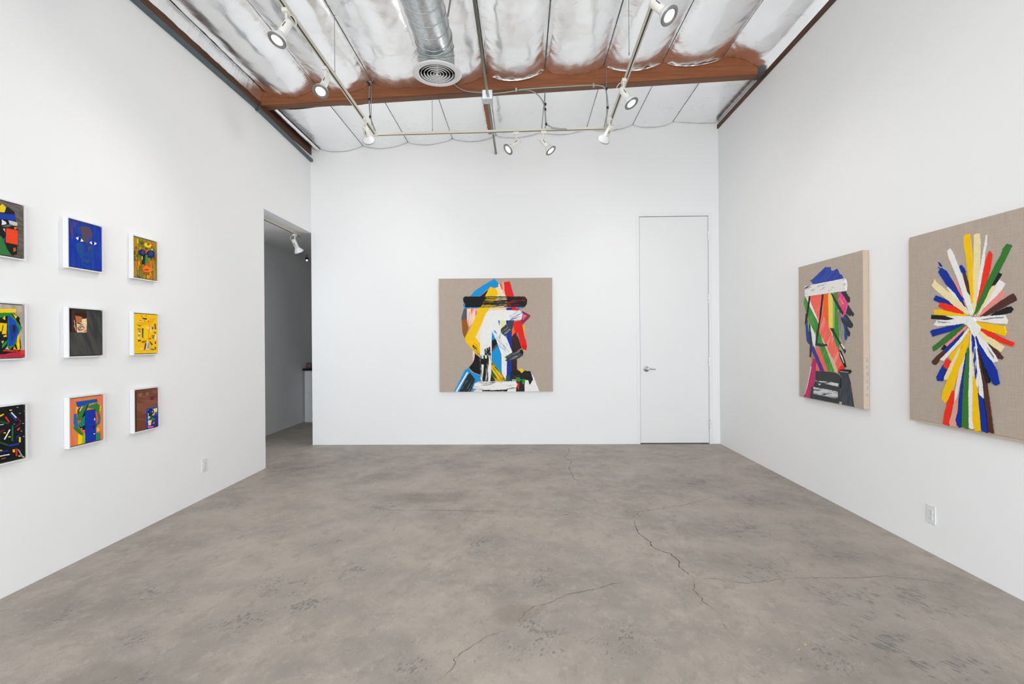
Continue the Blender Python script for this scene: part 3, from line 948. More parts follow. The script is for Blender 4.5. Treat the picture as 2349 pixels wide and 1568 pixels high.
s_('6A4652', 'F', [(1088, 120), (1185, 170), (1185, 250), (1088, 350)])
s_('k', 'F', [(1090, 130), (1160, 130), (1180, 200), (1088, 300)])
s_('W', 'F', [(1250, 370), (1345, 400), (1335, 830), (1320, 830), (1255, 690)])
s_('W', 'E', [(1000, 760), (1100, 742), (1490, 742), (1560, 760), (1560, 860), (1540, 905), (1330, 915), (1330, 1000), (1250, 1070), (1190, 1248)], 'F', [(1100, 0), (1085, 100), (1085, 300), (1075, 840), (890, 840), (890, 0)], 'E', [(890, 1100), (960, 880)])
s_('C', 'E', [(1225, 915), (1330, 915), (1320, 990), (1240, 1060)])
s_('Q', 'E', [(1188, 915), (1225, 915), (1218, 1012)])
s_('Q', 'E', [(1090, 1110), (1115, 1180), (1115, 1248), (1088, 1248)])
s_('n', 'E', [(1470, 1060), (1550, 1248), (1425, 1248), (1425, 1150)], 'F', [])
s_(br('n', '4A2620', math.pi / 2, .55), 'F', [(1425, 0), (1500, 0), (1590, 280), (1510, 330), (1512, 660), (1420, 700)])
s_('O', 'E', [(1450, 1000), (1495, 1060), (1480, 1110), (1425, 1190), (1425, 1080)])
s_('O', 'F', [(1425, 0), (1478, 0), (1470, 40), (1428, 62)])
s_('F2B800', 'E', [(1585, 985), (1640, 1000), (1642, 1248)], 'F', [(1642, 0), (1642, 120), (1600, 0)])
s_('F2B800', 'F', [(1595, 300), (1642, 325), (1622, 358)])
s_('r', 'E', [(1420, 692), (1490, 690), (1565, 728), (1500, 748), (1440, 742)])
s_('m', 'E', [(1600, 755), (1738, 828), (1725, 862), (1590, 1000), (1560, 930), (1600, 860)])
s_('DE6E92', 'E', [(1606, 800), (1680, 835), (1605, 915)])
s_('r', 'E', [(1455, 935), (1575, 915), (1605, 1000), (1650, 1248)], 'F', [(1655, 100), (1680, 250), (1668, 312), (1610, 300), (1575, 250), (1520, 0)], 'E', [(1510, 1200), (1450, 1000)])
s_('D80F12', 'F', [(1590, 235), (1665, 225), (1680, 255), (1665, 312), (1610, 300)])
s_(br('W', '5B78BC', .4, .56, freq=40), 'E', [(1370, 770), (1560, 745), (1605, 800), (1590, 900), (1400, 915)])
s_(br('H', '2F4A86', .7, .52), 'E', [(1340, 985), (1385, 912), (1465, 912), (1430, 1050), (1400, 1090)])
s_(br('H', 'B9BEC2', .7, .56, freq=40), 'E', [(1240, 1060), (1345, 965), (1410, 1080), (1305, 1185), (1240, 1120)])
s_(br('W', '7FA3CC', -.9, .6, freq=45), 'E', [(1100, 1130), (1170, 1110), (1230, 1248)], 'F', [(1235, 20), (1335, 100), (1435, 350), (1345, 405), (1250, 385), (1165, 150), (1100, 10)])
s_('Q', 'E', [(1112, 1075), (1150, 1090), (1182, 1150), (1150, 1130)])
s_(br('3A3E42', '8C949A', .35, .58), 'F', [(1305, 430), (1390, 380), (1590, 298), (1622, 340), (1612, 400), (1540, 452), (1360, 505), (1310, 490), (1340, 460)])
s_('k', 'F', [(1560, 315), (1600, 300), (1622, 345), (1605, 385), (1570, 370)])
s_('Y', 'E', [(870, 700), (1065, 698), (980, 810), (900, 1010), (810, 1200), (860, 1248)], 'F', [(810, 105), (890, 200), (890, 425), (800, 340), (650, 180), (635, 100), (690, 0)], 'E', [(635, 1210), (720, 1060), (820, 850)])
s_(br('Y', '1C2A10', -.75, .52, freq=50), 'F', [(815, 145), (890, 210), (890, 425), (780, 295), (762, 240)])
s_('F3D2BE', 'F', [(765, 320), (800, 345), (806, 470), (768, 500)])
s_('n', 'F', [(802, 370), (880, 430), (800, 470)])
s_(br('k', '31445C', .9, .66), 'F', [(805, 400), (890, 440), (890, 725), (790, 690), (700, 610), (780, 510)])
s_(br('W', '15160F', math.pi / 2, .47, freq=34), 'F', [(890, 400), (1040, 400), (1040, 700), (1030, 840), (890, 840)])
s_('k', 'F', [(895, 455), (1030, 455), (1020, 500), (940, 560), (895, 540)])
s_(br('k', 'W', math.pi / 2, .58), 'F', [(965, 300), (1060, 250), (1075, 400), (970, 395)])
s_(br('W', '23261C', math.pi / 2, .56, freq=30), 'F', [(1040, 400), (1075, 400), (1080, 840), (1030, 840)])
s_('22201C', 'F', [(1080, 690), (1150, 830), (1062, 838)])
s_(br('Y', '38601C', -.9, .5, freq=40), 'F', [(1080, 480), (1335, 830), (1250, 840), (1150, 832), (1082, 720)])
s_('2A5A34', 'F', [(1330, 740), (1380, 740), (1390, 830), (1320, 835)])
s_('Q', 'F', [(635, 650), (690, 615), (760, 690), (890, 740), (892, 850), (820, 870), (760, 1024), (450, 1024)])
s_('W', 'F', [(670, 680), (692, 692), (560, 920), (500, 1024), (468, 1024)], jit=.0006)
s_(br('25292D', '6A7176', 1.0, .58), 'F', [(680, 740), (722, 690), (810, 805), (728, 1024), (530, 1024), (610, 870)])
s_('Q', 'E', [(730, 500), (800, 420), (950, 320), (1132, 213), (1198, 285), (1190, 368), (1050, 360), (870, 518), (720, 518)])
s_('n', 'E', [(885, 515), (1022, 405), (990, 515)])
s_('C', 'E', [(1145, 370), (1235, 330), (1340, 515), (1160, 515)])
s_('Y', 'E', [(972, 515), (1060, 348), (1150, 375), (1198, 460), (1160, 515)])
s_(br('E83A30', 'F8E6C8', -1.35, .48, freq=34), 'E', [(1192, 312), (1305, 268), (1345, 512), (1265, 512)])
s_('r', 'E', [(1285, 275), (1390, 255), (1462, 512), (1325, 512)])
s_('Q', 'E', [(605, 640), (660, 600), (880, 690), (850, 712), (740, 705), (700, 718), (620, 700)])
s_('Q', 'E', [(1485, 688), (1640, 688), (1600, 712), (1500, 712)])
s_('k', 'E', [(605, 540), (640, 512), (1640, 512), (1682, 560), (1672, 640), (1640, 690), (640, 695), (640, 640), (612, 600)], jit=.003)
s_(br('k', 'C9A712', .02, .53, freq=42), 'E', [(1000, 525), (1180, 525), (1150, 690), (900, 690)])
s_(br('1B1A16', 'D9C79A', .02, .55, freq=42), 'E', [(1170, 525), (1345, 525), (1345, 690), (1140, 690)])
s_(br('1A1414', '8A2026', .02, .52, freq=36), 'E', [(1340, 525), (1650, 525), (1660, 640), (1630, 682), (1340, 690)])
s_('F0EEEC', 'F', [(1680, 655), (1745, 680), (1810, 800), (1888, 1012), (1622, 1012), (1650, 820)])
s_('25221F', 'F', [(1505, 830), (1640, 800), (1640, 1012), (1500, 1012)])
s_(br('19191A', '4A4644', .1, .6), 'F', [(1405, 680), (1515, 640), (1740, 668), (1782, 810), (1725, 902), (1700, 820), (1560, 800), (1410, 800)])
s_('2F8A34', 'F', [(1490, 770), (1560, 770), (1562, 850), (1500, 830)]); s_('2F8A34', 'F', [(1598, 805), (1655, 795), (1642, 885), (1600, 880)])
s_('C0202A', 'F', [(1508, 850), (1555, 870), (1540, 985), (1508, 940)])
s_('Y', 'F', [(1528, 645), (1585, 615), (1635, 660), (1590, 700), (1560, 665)])
s_(br('F0EEEC', '2A2A2A', .02, .60, freq=38), 'F', [(800, 880), (850, 845), (1480, 835), (1525, 890), (1495, 940), (1490, 1014), (780, 1014), (830, 975), (770, 945)], jit=.003)
s_(br('k', 'E8E6E4', .02, .55), 'F', [(920, 985), (1360, 975), (1340, 1010), (930, 1005)])

# --- starburst canvas on the right wall
XP = XR - .045
y0, y1, z0, z1 = 2.497, 3.412, .861, 2.067
sb = thing('canvas_painting', 'linen painting of a multicoloured starburst of brush strokes on the right wall', 'painting', (XR, (y0 + y1) / 2, z0))
yc = (y0 + y1) / 2
def cv(root, y0, y1, z0, z1, yc):
    obj('canvas', box((-.045, y0 - yc, 0), (-.002, y1 - yc, z1 - z0), .003), LINEN, root)
cv(sb, y0, y1, z0, z1, yc)
obj('edge_strip', box((-.040, y1 - yc, -.016), (-.002, y1 - yc + .013, z1 - z0 - .01), .002), LINENE, sb)
obj('edge_strip', box((-.040, y0 - yc, -.016), (-.002, y1 - yc, 0), .002), LINENE, sb)
K = Canvas(sb, 'x', XP, (-1, 0, 0), ((y0 + .001, y1 - .001), (z0 - .006, z1)))
brx = lambda a, b, ang=0, cut=.5, **k: brush(COLS.get(a, a), COLS.get(b, b), 'x', ang, cut, **k)
for m_, zk, L_ in [
    ('C', 'A', [(750, 115), (790, 98), (832, 100), (845, 200), (838, 620), (800, 1000), (770, 1330), (715, 1330), (730, 900), (742, 500)]),
    ('W', 'A', [(925, 125), (945, 120), (940, 260), (915, 380), (900, 560), (860, 760), (830, 960), (790, 1120), (815, 800), (850, 560), (875, 420), (905, 270)]),
    ('R', 'A', [(955, 400), (985, 355), (1030, 410), (1000, 620), (950, 800), (870, 1050), (790, 1280), (770, 1240), (860, 830), (910, 560)]),
    ('P', 'A', [(1170, 945), (1220, 995), (1150, 1090), (1000, 1210), (840, 1350), (800, 1350), (960, 1160), (1100, 1030)]),
    ('W', 'A', [(1130, 795), (1220, 850), (1150, 970), (1010, 1110), (900, 1220), (880, 1200), (980, 1040), (1060, 900)]),
    ('C', 'A', [(1030, 880), (1085, 890), (1040, 990), (950, 1120), (850, 1290), (790, 1350), (880, 1150), (960, 980)]),
    ('K', 'A', [(1120, 685), (1175, 710), (1110, 810), (1060, 870), (1010, 890), (1040, 820), (1080, 740)]),
    ('G', 'A', [(1240, 255), (1280, 258), (1325, 280), (1250, 430), (1140, 650), (1010, 890), (900, 1130), (800, 1280), (735, 1340), (790, 1180), (930, 850), (1050, 600), (1160, 400), (1185, 320)]),
    ('N', 'A', [(1340, 1000), (1375, 1045), (1395, 1100), (1230, 1190), (1040, 1290), (850, 1360), (840, 1340), (1000, 1220), (1150, 1110), (1290, 1020)]),
    ('K', 'A', [(1250, 1200), (1310, 1195), (1345, 1235), (1300, 1290), (1150, 1320), (960, 1345), (1050, 1290), (1170, 1230)]),
    ('W', 'A', [(720, 1360), (1000, 1330), (1215, 1320), (1255, 1400), (1245, 1455), (1100, 1450), (860, 1420), (740, 1400)]),
    ('s', 'A', [(860, 1385), (1000, 1360), (1200, 1345), (1200, 1365), (1050, 1375), (900, 1395)]),
    ('P', 'A', [(440, 795), (465, 785), (520, 890), (600, 1060), (700, 1230), (690, 1260), (620, 1160), (540, 1000)]),
    ('W', 'A', [(350, 360), (390, 325), (430, 380), (520, 600), (620, 840), (700, 1080), (740, 1300), (700, 1330), (640, 1180), (520, 820), (430, 600), (370, 460)]),
    ('N', 'A', [(580, 700), (620, 680), (660, 820), (690, 900), (700, 1040), (650, 970), (610, 820)]),
    ('B', 'A', [(535, 590), (560, 570), (600, 610), (630, 680), (590, 705), (560, 680)]),
    ('Y', 'A', [(597, 150), (625, 115), (690, 108), (705, 220), (725, 400), (735, 700), (745, 1000), (740, 1130), (710, 1150), (690, 950), (660, 700), (630, 440), (605, 300)]),
    ('W', 'A', [(340, 905), (410, 905), (500, 1040), (600, 1180), (640, 1280), (560, 1170), (440, 1050)]),
    ('B', 'A', [(215, 680), (260, 610), (340, 660), (440, 830), (520, 970), (620, 1105), (580, 1090), (640, 1260), (560, 1140), (470, 1000), (330, 860)]),
    ('B', 'A', [(212, 525), (228, 530), (275, 590), (262, 600), (235, 585)]), ('B', 'A', [(210, 605), (225, 605), (260, 640), (255, 650)]),
    ('C', 'A', [(120, 880), (165, 785), (175, 820), (300, 920), (440, 1030), (560, 1130), (700, 1300), (660, 1320), (500, 1220), (300, 1050), (140, 910)]),
    ('B', 'A', [(145, 1095), (180, 1025), (300, 1070), (380, 1110), (445, 1185), (330, 1170), (220, 1130)]),
    ('Y', 'A', [(145, 1245), (220, 1235), (360, 1260), (500, 1290), (600, 1290), (700, 1370), (560, 1350), (400, 1330), (165, 1315)]),
    ('R', 'A', [(215, 1195), (245, 1130), (340, 1150), (480, 1195), (590, 1270), (610, 1310), (480, 1290), (330, 1250)]),
    ('W', 'A', [(350, 1330), (700, 1340), (780, 1400), (700, 1460), (480, 1470), (200, 1490), (150, 1465), (200, 1400), (330, 1390)]),
    ('K', 'A', [(112, 1380), (118, 1320), (280, 1330), (380, 1350), (460, 1380), (330, 1400), (200, 1380)]),
    ('s', 'A', [(205, 1410), (330, 1425), (420, 1430), (300, 1442), (215, 1430)]),
    ('B', 'B', [(82, 215), (110, 195), (300, 150), (470, 120), (520, 120), (440, 170), (300, 225), (110, 278)]),
    ('G', 'B', [(105, 415), (250, 290), (380, 190), (500, 130), (520, 135), (440, 220), (330, 310), (125, 460)]),
    ('N', 'B', [(100, 590), (160, 520), (260, 440), (270, 480), (200, 560), (175, 600), (150, 632), (110, 620)]),
    ('K', 'B', [(215, 440), (255, 375), (280, 400), (255, 445)]),
    ('B', 'B', [(255, 440), (300, 390), (420, 290), (500, 210), (440, 320), (340, 410), (275, 478)]),
    ('P', 'B', [(265, 380), (400, 260), (540, 130), (530, 170), (430, 270), (290, 405)]),
    ('W', 'B', [(200, 565), (300, 470), (430, 330), (560, 170), (570, 200), (480, 330), (350, 470), (250, 580)]),
    ('R', 'B', [(240, 1360), (260, 1220), (310, 1040), (350, 950), (400, 960), (370, 1080), (340, 1220), (310, 1385)]),
    ('S', 'B', [(320, 1350), (360, 1180), (380, 1080), (440, 1040), (425, 1200), (410, 1395), (330, 1390)]),
    ('F2DCD8', 'B', [(395, 940), (430, 740), (470, 600), (520, 500), (510, 620), (470, 800), (440, 940), (400, 1070), (380, 1085)]),
    ('Y', 'B', [(310, 520), (400, 430), (480, 350), (570, 200), (560, 300), (460, 420), (350, 580)]),
    ('C', 'B', [(255, 790), (330, 620), (440, 430), (460, 420), (420, 560), (370, 680), (300, 810), (265, 818)]),
    ('B', 'B', [(160, 780), (240, 630), (290, 680), (250, 770), (235, 830), (170, 828)]),
    ('R', 'B', [(255, 610), (290, 550), (340, 590), (320, 660), (285, 680), (250, 650)]),
    ('Y', 'B', [(225, 1050), (240, 960), (310, 790), (400, 590), (500, 370), (560, 200), (578, 210), (560, 350), (500, 560), (440, 700), (370, 910), (310, 1060), (270, 1108)]),
    ('B', 'B', [(400, 1310), (430, 1200), (440, 1040), (460, 900), (490, 700), (530, 480), (540, 560), (510, 760), (490, 900), (475, 1200), (470, 1400), (445, 1408), (415, 1370)]),
    ('W', 'B', [(565, 1415), (560, 1000), (570, 700), (575, 400), (590, 200), (625, 400), (615, 800), (615, 1100), (630, 1425)]),
    ('G', 'B', [(475, 1390), (485, 1050), (500, 820), (530, 560), (550, 420), (575, 440), (570, 700), (560, 1000), (565, 1420), (540, 1428)]),
    ('C', 'B', [(590, 420), (620, 400), (640, 600), (650, 780), (610, 770)]),
    ('W', 'B', [(640, 260), (670, 400), (690, 560), (710, 680), (740, 860), (750, 1045), (720, 1040), (690, 980), (690, 850), (660, 620)]),
    (brx('B', 'W', 1.4, .54), 'B', [(600, 380), (605, 240), (625, 330), (640, 420), (660, 560), (670, 740), (690, 880), (690, 960), (650, 850), (630, 650)]),
    ('N', 'B', [(670, 420), (700, 520), (740, 720), (790, 880), (815, 1080), (870, 1480), (810, 1460), (790, 1250), (760, 1050), (740, 860), (700, 640)]),
    ('Y', 'B', [(615, 770), (640, 770), (655, 850), (680, 1000), (700, 1180), (715, 1450), (640, 1450), (610, 1310), (615, 1000)]),
    ('B', 'B', [(680, 980), (740, 1040), (765, 1150), (800, 1460), (790, 1475), (725, 1450), (700, 1200)]),
    ('K', 'B', [(700, 470), (760, 640), (830, 830), (800, 858), (770, 800), (730, 650)]),
    ('B', 'B', [(650, 280), (680, 270), (760, 420), (860, 620), (910, 700), (940, 860), (900, 888), (860, 860), (780, 680), (690, 450)]),
    ('W', 'B', [(650, 230), (720, 260), (820, 380), (900, 490), (915, 590), (870, 600), (800, 520), (700, 360)]),
    ('s', 'B', [(790, 400), (880, 520), (885, 560), (830, 480)]),
    ('N', 'B', [(785, 335), (830, 360), (900, 440), (985, 530), (975, 562), (930, 550), (860, 450)]),
    ('C', 'B', [(640, 150), (740, 210), (860, 290), (1000, 405), (960, 465), (860, 400), (720, 290)]),
    ('R', 'B', [(640, 110), (760, 170), (900, 260), (1060, 330), (1125, 355), (1105, 400), (960, 350), (800, 270), (700, 190)]),
    ('Y', 'B', [(610, 85), (760, 110), (1005, 150), (1030, 230), (1005, 270), (860, 225), (720, 170)]),
    ('W', 'B', [(540, 130), (560, 60), (620, 40), (660, 100), (730, 170), (690, 240), (640, 290), (600, 230), (580, 180)]),
]: K.stroke(m_, zk, L_, jit=.0014)

# --- striped profile canvas on the right wall
y0, y1, z0, z1 = 3.875, 4.761, .856, 2.067
yc = (y0 + y1) / 2
pf = thing('canvas_painting', 'linen painting of a striped profile head in a blue hat on right wall', 'painting', (XR, yc, z0))
cv(pf, y0, y1, z0, z1, yc)
obj('edge_strip', box((-.044, y0 - yc - .004, .0), (-.002, y0 - yc, z1 - z0), .001), LINENE, pf)
bm = bmesh.new()
for k, z in enumerate((.10, .145, .20, .255, .31, .36)):
    bm = box((-.028 + .006 * (k % 2), y0 - yc - .0052, z), (-.012, y0 - yc - .0038, z + (.03 if k % 2 else .018)))
    obj('edge_marking', bm, paint('A9ADB2'), pf)
K = Canvas(pf, 'x', XP, (-1, 0, 0), ((y0 + .001, y1 - .001), (z0 + .001, z1)))
s_ = K.stroke
s_('W', 'C', [(1030, 420), (1065, 460), (1080, 540), (1072, 650), (1045, 680)])
s_(brx('2B3F9E', '3C53AC', .8, .5), 'C', [(340, 465), (400, 420), (640, 195), (750, 195), (755, 260), (800, 265), (870, 225), (895, 250), (925, 330), (970, 350), (1000, 415), (850, 460), (400, 535)], jit=.002)
s_('1F5A86', 'C', [(243, 1125), (285, 1110), (285, 1330), (325, 1566), (255, 1566), (240, 1330)])
s_('2B4696', 'D', [(245, 0), (310, 0), (335, 200), (380, 290), (300, 240), (262, 190)])
s_(brx('g', '6FA060', 1.1, .56), 'C', [(235, 785), (330, 980), (460, 1240), (560, 1520)], 'D', [(560, 150), (640, 330), (740, 560), (812, 795), (680, 785), (600, 560), (520, 330), (400, 50), (380, 0)], 'C', [(420, 1500), (340, 1330), (250, 1060), (205, 920)])
s_('W', 'C', [(240, 770), (335, 780), (335, 880), (420, 1060), (520, 1300), (560, 1500)], 'D', [(600, 200), (700, 400), (780, 560), (880, 800), (850, 830), (810, 790), (700, 480), (560, 150)], 'C', [(500, 1300), (330, 980)])
s_(brx('L', 'F7A090', 1.1, .56, freq=24), 'C', [(335, 770), (615, 738), (610, 1000), (640, 1200), (745, 1420)], 'D', [(740, 0), (820, 200), (900, 400), (1000, 690), (870, 815), (840, 720), (720, 450), (600, 200), (500, 0)], 'C', [(520, 1300), (330, 850)])
s_('D9C4A4', 'D', [(600, 200), (700, 400), (790, 560), (880, 790), (850, 830), (800, 760), (690, 480)])
s_('O', 'C', [(600, 735), (706, 722), (706, 1330), (745, 1430), (690, 1330), (620, 1180), (600, 1000)])
s_('D', 'C', [(700, 722), (770, 712), (800, 800), (800, 1420), (800, 1566), (785, 1566), (710, 1380)])
s_('g', 'C', [(820, 708), (915, 695), (910, 870), (880, 1080), (922, 1300), (922, 1560)], 'D', [(890, 0), (890, 355), (820, 220), (770, 50), (765, 0)], 'C', [(795, 1450), (795, 800)])
s_('8CBF5A', 'C', [(795, 860), (832, 900), (830, 1420), (795, 1410)])
s_(brx('A49C90', '7E786E', 1.4, .5), 'C', [(870, 1090), (925, 1072), (975, 1250), (1015, 1400), (1035, 1560)], 'D', [(1005, 0), (1015, 190), (985, 265), (900, 60), (892, 0)], 'C', [(922, 1500)])
s_('A88A5C', 'C', [(282, 1190), (335, 1290), (320, 1345), (285, 1270)])
s_('W', 'C', [(342, 1340), (425, 1500), (440, 1560)], 'D', [(432, 0), (440, 150), (425, 310), (380, 230), (352, 100), (345, 0)])
s_('A88A5C', 'D', [(365, 380), (410, 500), (360, 560), (345, 520)])
s_('1C4E94', 'C', [(965, 1180), (1050, 1135), (1105, 1260), (1090, 1340), (1060, 1480), (1085, 1560)], 'D', [(1055, 0), (1052, 110), (1030, 168), (1000, 150), (1000, 0)], 'C', [(1000, 1300)])
s_(brx('T', 'D83C78', .9, .55), 'C', [(900, 700), (965, 688), (1000, 760), (1092, 880), (1088, 1000), (1042, 1130), (1000, 1205), (960, 1180), (1010, 1120), (940, 960), (888, 830)])
s_('F2C08A', 'C', [(920, 785), (1014, 930), (1000, 942)], jit=.0005)
s_('e', 'C', [(955, 695), (1050, 678), (1062, 710), (1132, 810), (1132, 890), (1092, 902), (1010, 770)])
s_('e', 'C', [(1100, 955), (1216, 1130), (1195, 1182), (1150, 1140), (1140, 1180), (1055, 1120)])
s_('e', 'C', [(950, 1200), (1100, 1290), (1040, 1150), (1062, 1138), (1197, 1340), (1180, 1402), (1140, 1412), (1060, 1370), (980, 1300)])
s_('e', 'C', [(1060, 1370), (1130, 1500), (1132, 1560)], 'D', [(1104, 0), (1090, 102), (1040, 40), (1030, 0)], 'C', [(1060, 1500)])
s_('e', 'C', [(752, 715), (792, 730), (870, 870), (960, 1020), (1015, 1110), (992, 1152), (930, 1080), (850, 920)])
s_('e', 'C', [(738, 1410), (800, 1420), (872, 1560)], 'D', [(900, 180), (1024, 370), (1005, 428), (880, 200), (755, 0)])
s_('W', 'D', [(935, 235), (1004, 330), (992, 348), (930, 245)], jit=.0005)
s_('n', 'C', [(316, 775), (346, 775), (312, 1050), (272, 1280), (233, 1335), (280, 1060)])
s_('e', 'C', [(318, 1340), (346, 1340), (352, 1560)], 'D', [(352, 0), (372, 200), (352, 492), (320, 497), (332, 200), (320, 0)])
s_('332A28', 'C', [(578, 740), (610, 740), (572, 1100), (542, 1260), (500, 1566), (468, 1566), (520, 1250)])
s_('H', 'D', [(458, 0), (488, 0), (472, 228), (665, 245), (662, 282), (560, 292), (433, 272)])
s_('L', 'D', [(440, 310), (520, 330), (600, 560), (685, 785), (612, 775), (520, 560)])
s_('V', 'D', [(348, 268), (400, 300), (480, 480), (560, 640), (614, 775), (530, 765), (440, 540), (370, 380)])
s_('L', 'D', [(440, 600), (522, 745), (522, 775), (438, 768)])
s_(brx('M', 'D04A80', 1.3, .55), 'D', [(398, 518), (452, 550), (452, 760), (432, 960), (382, 1080), (332, 1220), (332, 1292), (208, 1265), (290, 1020), (350, 680)])
s_('F0D6DE', 'D', [(348, 668), (364, 690), (292, 1040), (240, 1210), (225, 1232), (288, 1000)], jit=.0005)
s_('R', 'D', [(870, 760), (940, 650), (990, 680), (1002, 722), (905, 765), (872, 822)])
s_('3A3D40', 'D', [(435, 765), (600, 775), (830, 800), (905, 860), (935, 1000), (905, 1405), (328, 1292), (360, 1080), (410, 1060), (440, 900)])
s_(brx('3A3D40', 'DADCDC', .1, .44, freq=34), 'D', [(430, 945), (520, 960), (720, 980), (890, 1010), (882, 1075), (700, 1030), (560, 1010), (520, 1050)])
s_(brx('D4D6D6', '3A3D40', .1, .5, freq=34), 'D', [(400, 1075), (600, 1110), (860, 1160), (882, 1190), (872, 1312), (640, 1262), (400, 1215)])
s_(brx('363B40', '4A5058', 1.4, .5), 'D', [(890, 770), (1062, 800), (1112, 980), (1184, 1458), (905, 1408), (935, 900)])
s_('k', 'D', [(925, 900), (945, 905), (950, 1100), (920, 1100)])
s_('K', 'D', [(905, 755), (960, 733), (1112, 745), (1138, 775), (1100, 822), (980, 790)])
s_('B9BCBE', 'D', [(930, 765), (1090, 790), (1085, 802), (930, 778)], jit=.0005)
s_('K', 'D', [(888, 350), (932, 380), (1002, 560), (1034, 692), (1000, 692), (920, 500)])
s_('W', 'D', [(903, 368), (965, 490), (1004, 610), (992, 612), (930, 470)], jit=.0005)
s_('C2B09C', 'D', [(908, 1358), (957, 1368), (957, 1422), (908, 1412)], jit=.0005)
s_(brx('ECEAE8', '30323A', .15, .62, freq=46), 'C', [(240, 575), (400, 545), (1030, 420), (1062, 670), (720, 715), (300, 778), (240, 785)])

# --- nine small framed paintings on the left wall
XF = XL + .045
def framed(label, y0, y1, z0, z1, bg):
    yc = (y0 + y1) / 2
    root = thing('framed_painting', label, 'painting', (XL, yc, z0), 'nine small framed paintings on the left wall')
    hw, h = (y1 - y0) / 2, z1 - z0
    gp, rw = .0045, .0075
    obj('backing_board', box((.001, -hw - gp - rw + .001, -gp - rw + .001), (.012, hw + gp + rw - .001, h + gp + rw - .001)), mat('backing_grey', lin('55534F'), .8), root)
    bm = bmesh.new()
    o_, i_ = hw + gp + rw, hw + gp
    add_box(bm, (.001, -o_, -gp - rw), (.033, -i_, h + gp + rw)); add_box(bm, (.001, i_, -gp - rw), (.033, o_, h + gp + rw))
    add_box(bm, (.001, -i_, -gp - rw), (.033, i_, -gp)); add_box(bm, (.001, -i_, h + gp), (.033, i_, h + gp + rw))
    obj('frame', bm, FRAMEW, root)
    obj('canvas', box((.0125, -hw, 0), (.029, hw, h), .002), bg, root)
    return Canvas(root, 'x', XL + .029, (1, 0, 0), ((y0 + .001, y1 - .001), (z0 + .001, z1 - .001)))
CY_ = ((2.560, 2.800), (3.085, 3.331), (3.610, 3.842)); RZ = ((1.883, 2.179), (1.320, 1.615), (.750, 1.049))
bx = lambda a, b, ang=0, cut=.5, **k: brush(a, b, 'x', ang, cut, **k)

K = framed('framed painting with red square cheek and blue band, top row at the photo edge', *CY_[0], *RZ[0], bx('56504A', '6E665E', .3, .5)); s_ = K.stroke
s_('141416', 'a', [(-90, 240), (150, 300), (290, 400), (310, 560), (350, 760), (330, 1250), (250, 1270), (100, 1100), (-90, 1200)])
s_('F0CC10', 'a', [(-20, 350), (40, 240), (112, 310), (110, 350), (80, 412), (-20, 390)])
s_('0C3AA6', 'a', [(-80, 385), (300, 455), (300, 572), (-80, 490)])
s_('E2E6E6', 'a', [(30, 545), (110, 600), (122, 640), (30, 662)]); s_('C8CCC8', 'a', [(160, 560), (290, 590), (348, 620), (340, 682), (200, 662)])
s_('5C6468', 'a', [(20, 690), (180, 650), (260, 660), (150, 700)])
s_('F0441A', 'a', [(122, 720), (352, 770), (342, 1052), (110, 1012)]); s_('E8A0A0', 'a', [(50, 730), (102, 730), (102, 805)])
s_('2F7A3A', 'a', [(15, 880), (60, 950), (192, 1272), (-60, 1240), (-40, 1000)]); s_('E88020', 'a', [(278, 700), (332, 700), (322, 750), (280, 745)])
s_('B86A20', 'a', [(258, 1120), (302, 1110), (312, 1180), (262, 1192)]); s_('2A4AA0', 'a', [(60, 930), (100, 920), (95, 1000), (60, 980)])

K = framed('framed deep blue face with white eye corners, top of the middle column', *CY_[1], *RZ[0], bx('0A30A4', '12489C', 1.45, .56)); s_ = K.stroke
s_(bx('5C3A6A', '1A3A9A', 1.3, .52, freq=20), 'b', [(285, 250), (470, 290), (380, 420), (362, 690), (300, 480)])
s_(bx('5A464E', '1C409A', 1.4, .50, freq=18), 'b', [(450, 420), (560, 370), (740, 410), (810, 560), (760, 700), (660, 770), (560, 660), (450, 590)])
s_(bx('123F96', '1A4C8C', 1.4, .5, freq=18), 'b', [(420, 760), (560, 740), (700, 800), (830, 830), (820, 1000), (780, 1150), (680, 1230), (560, 1150), (440, 960)])
s_('4E4660', 'b', [(700, 830), (780, 840), (740, 940), (710, 930)]); s_('0A2F9C', 'b', [(640, 760), (690, 800), (700, 960), (640, 960)])
s_('0B35A8', 'b', [(565, 1055), (660, 1030), (765, 1070), (690, 1112), (600, 1102)]); s_('46485E', 'b', [(640, 1150), (730, 1150), (690, 1210)])
s_('101F70', 'b', [(440, 540), (560, 570), (572, 595), (440, 562)])
for L_ in ([(425, 640), (487, 618), (472, 692)], [(547, 655), (603, 720), (528, 722)], [(733, 750), (777, 718), (793, 792)], [(845, 733), (896, 770), (833, 803)]): s_('F4F6FA', 'b', L_, jit=.0005)
s_('0A1E70', 'b', [(488, 640), (545, 650), (528, 715), (480, 690)], jit=.0004); s_('0A1E70', 'b', [(780, 735), (843, 740), (833, 795), (793, 785)], jit=.0004)

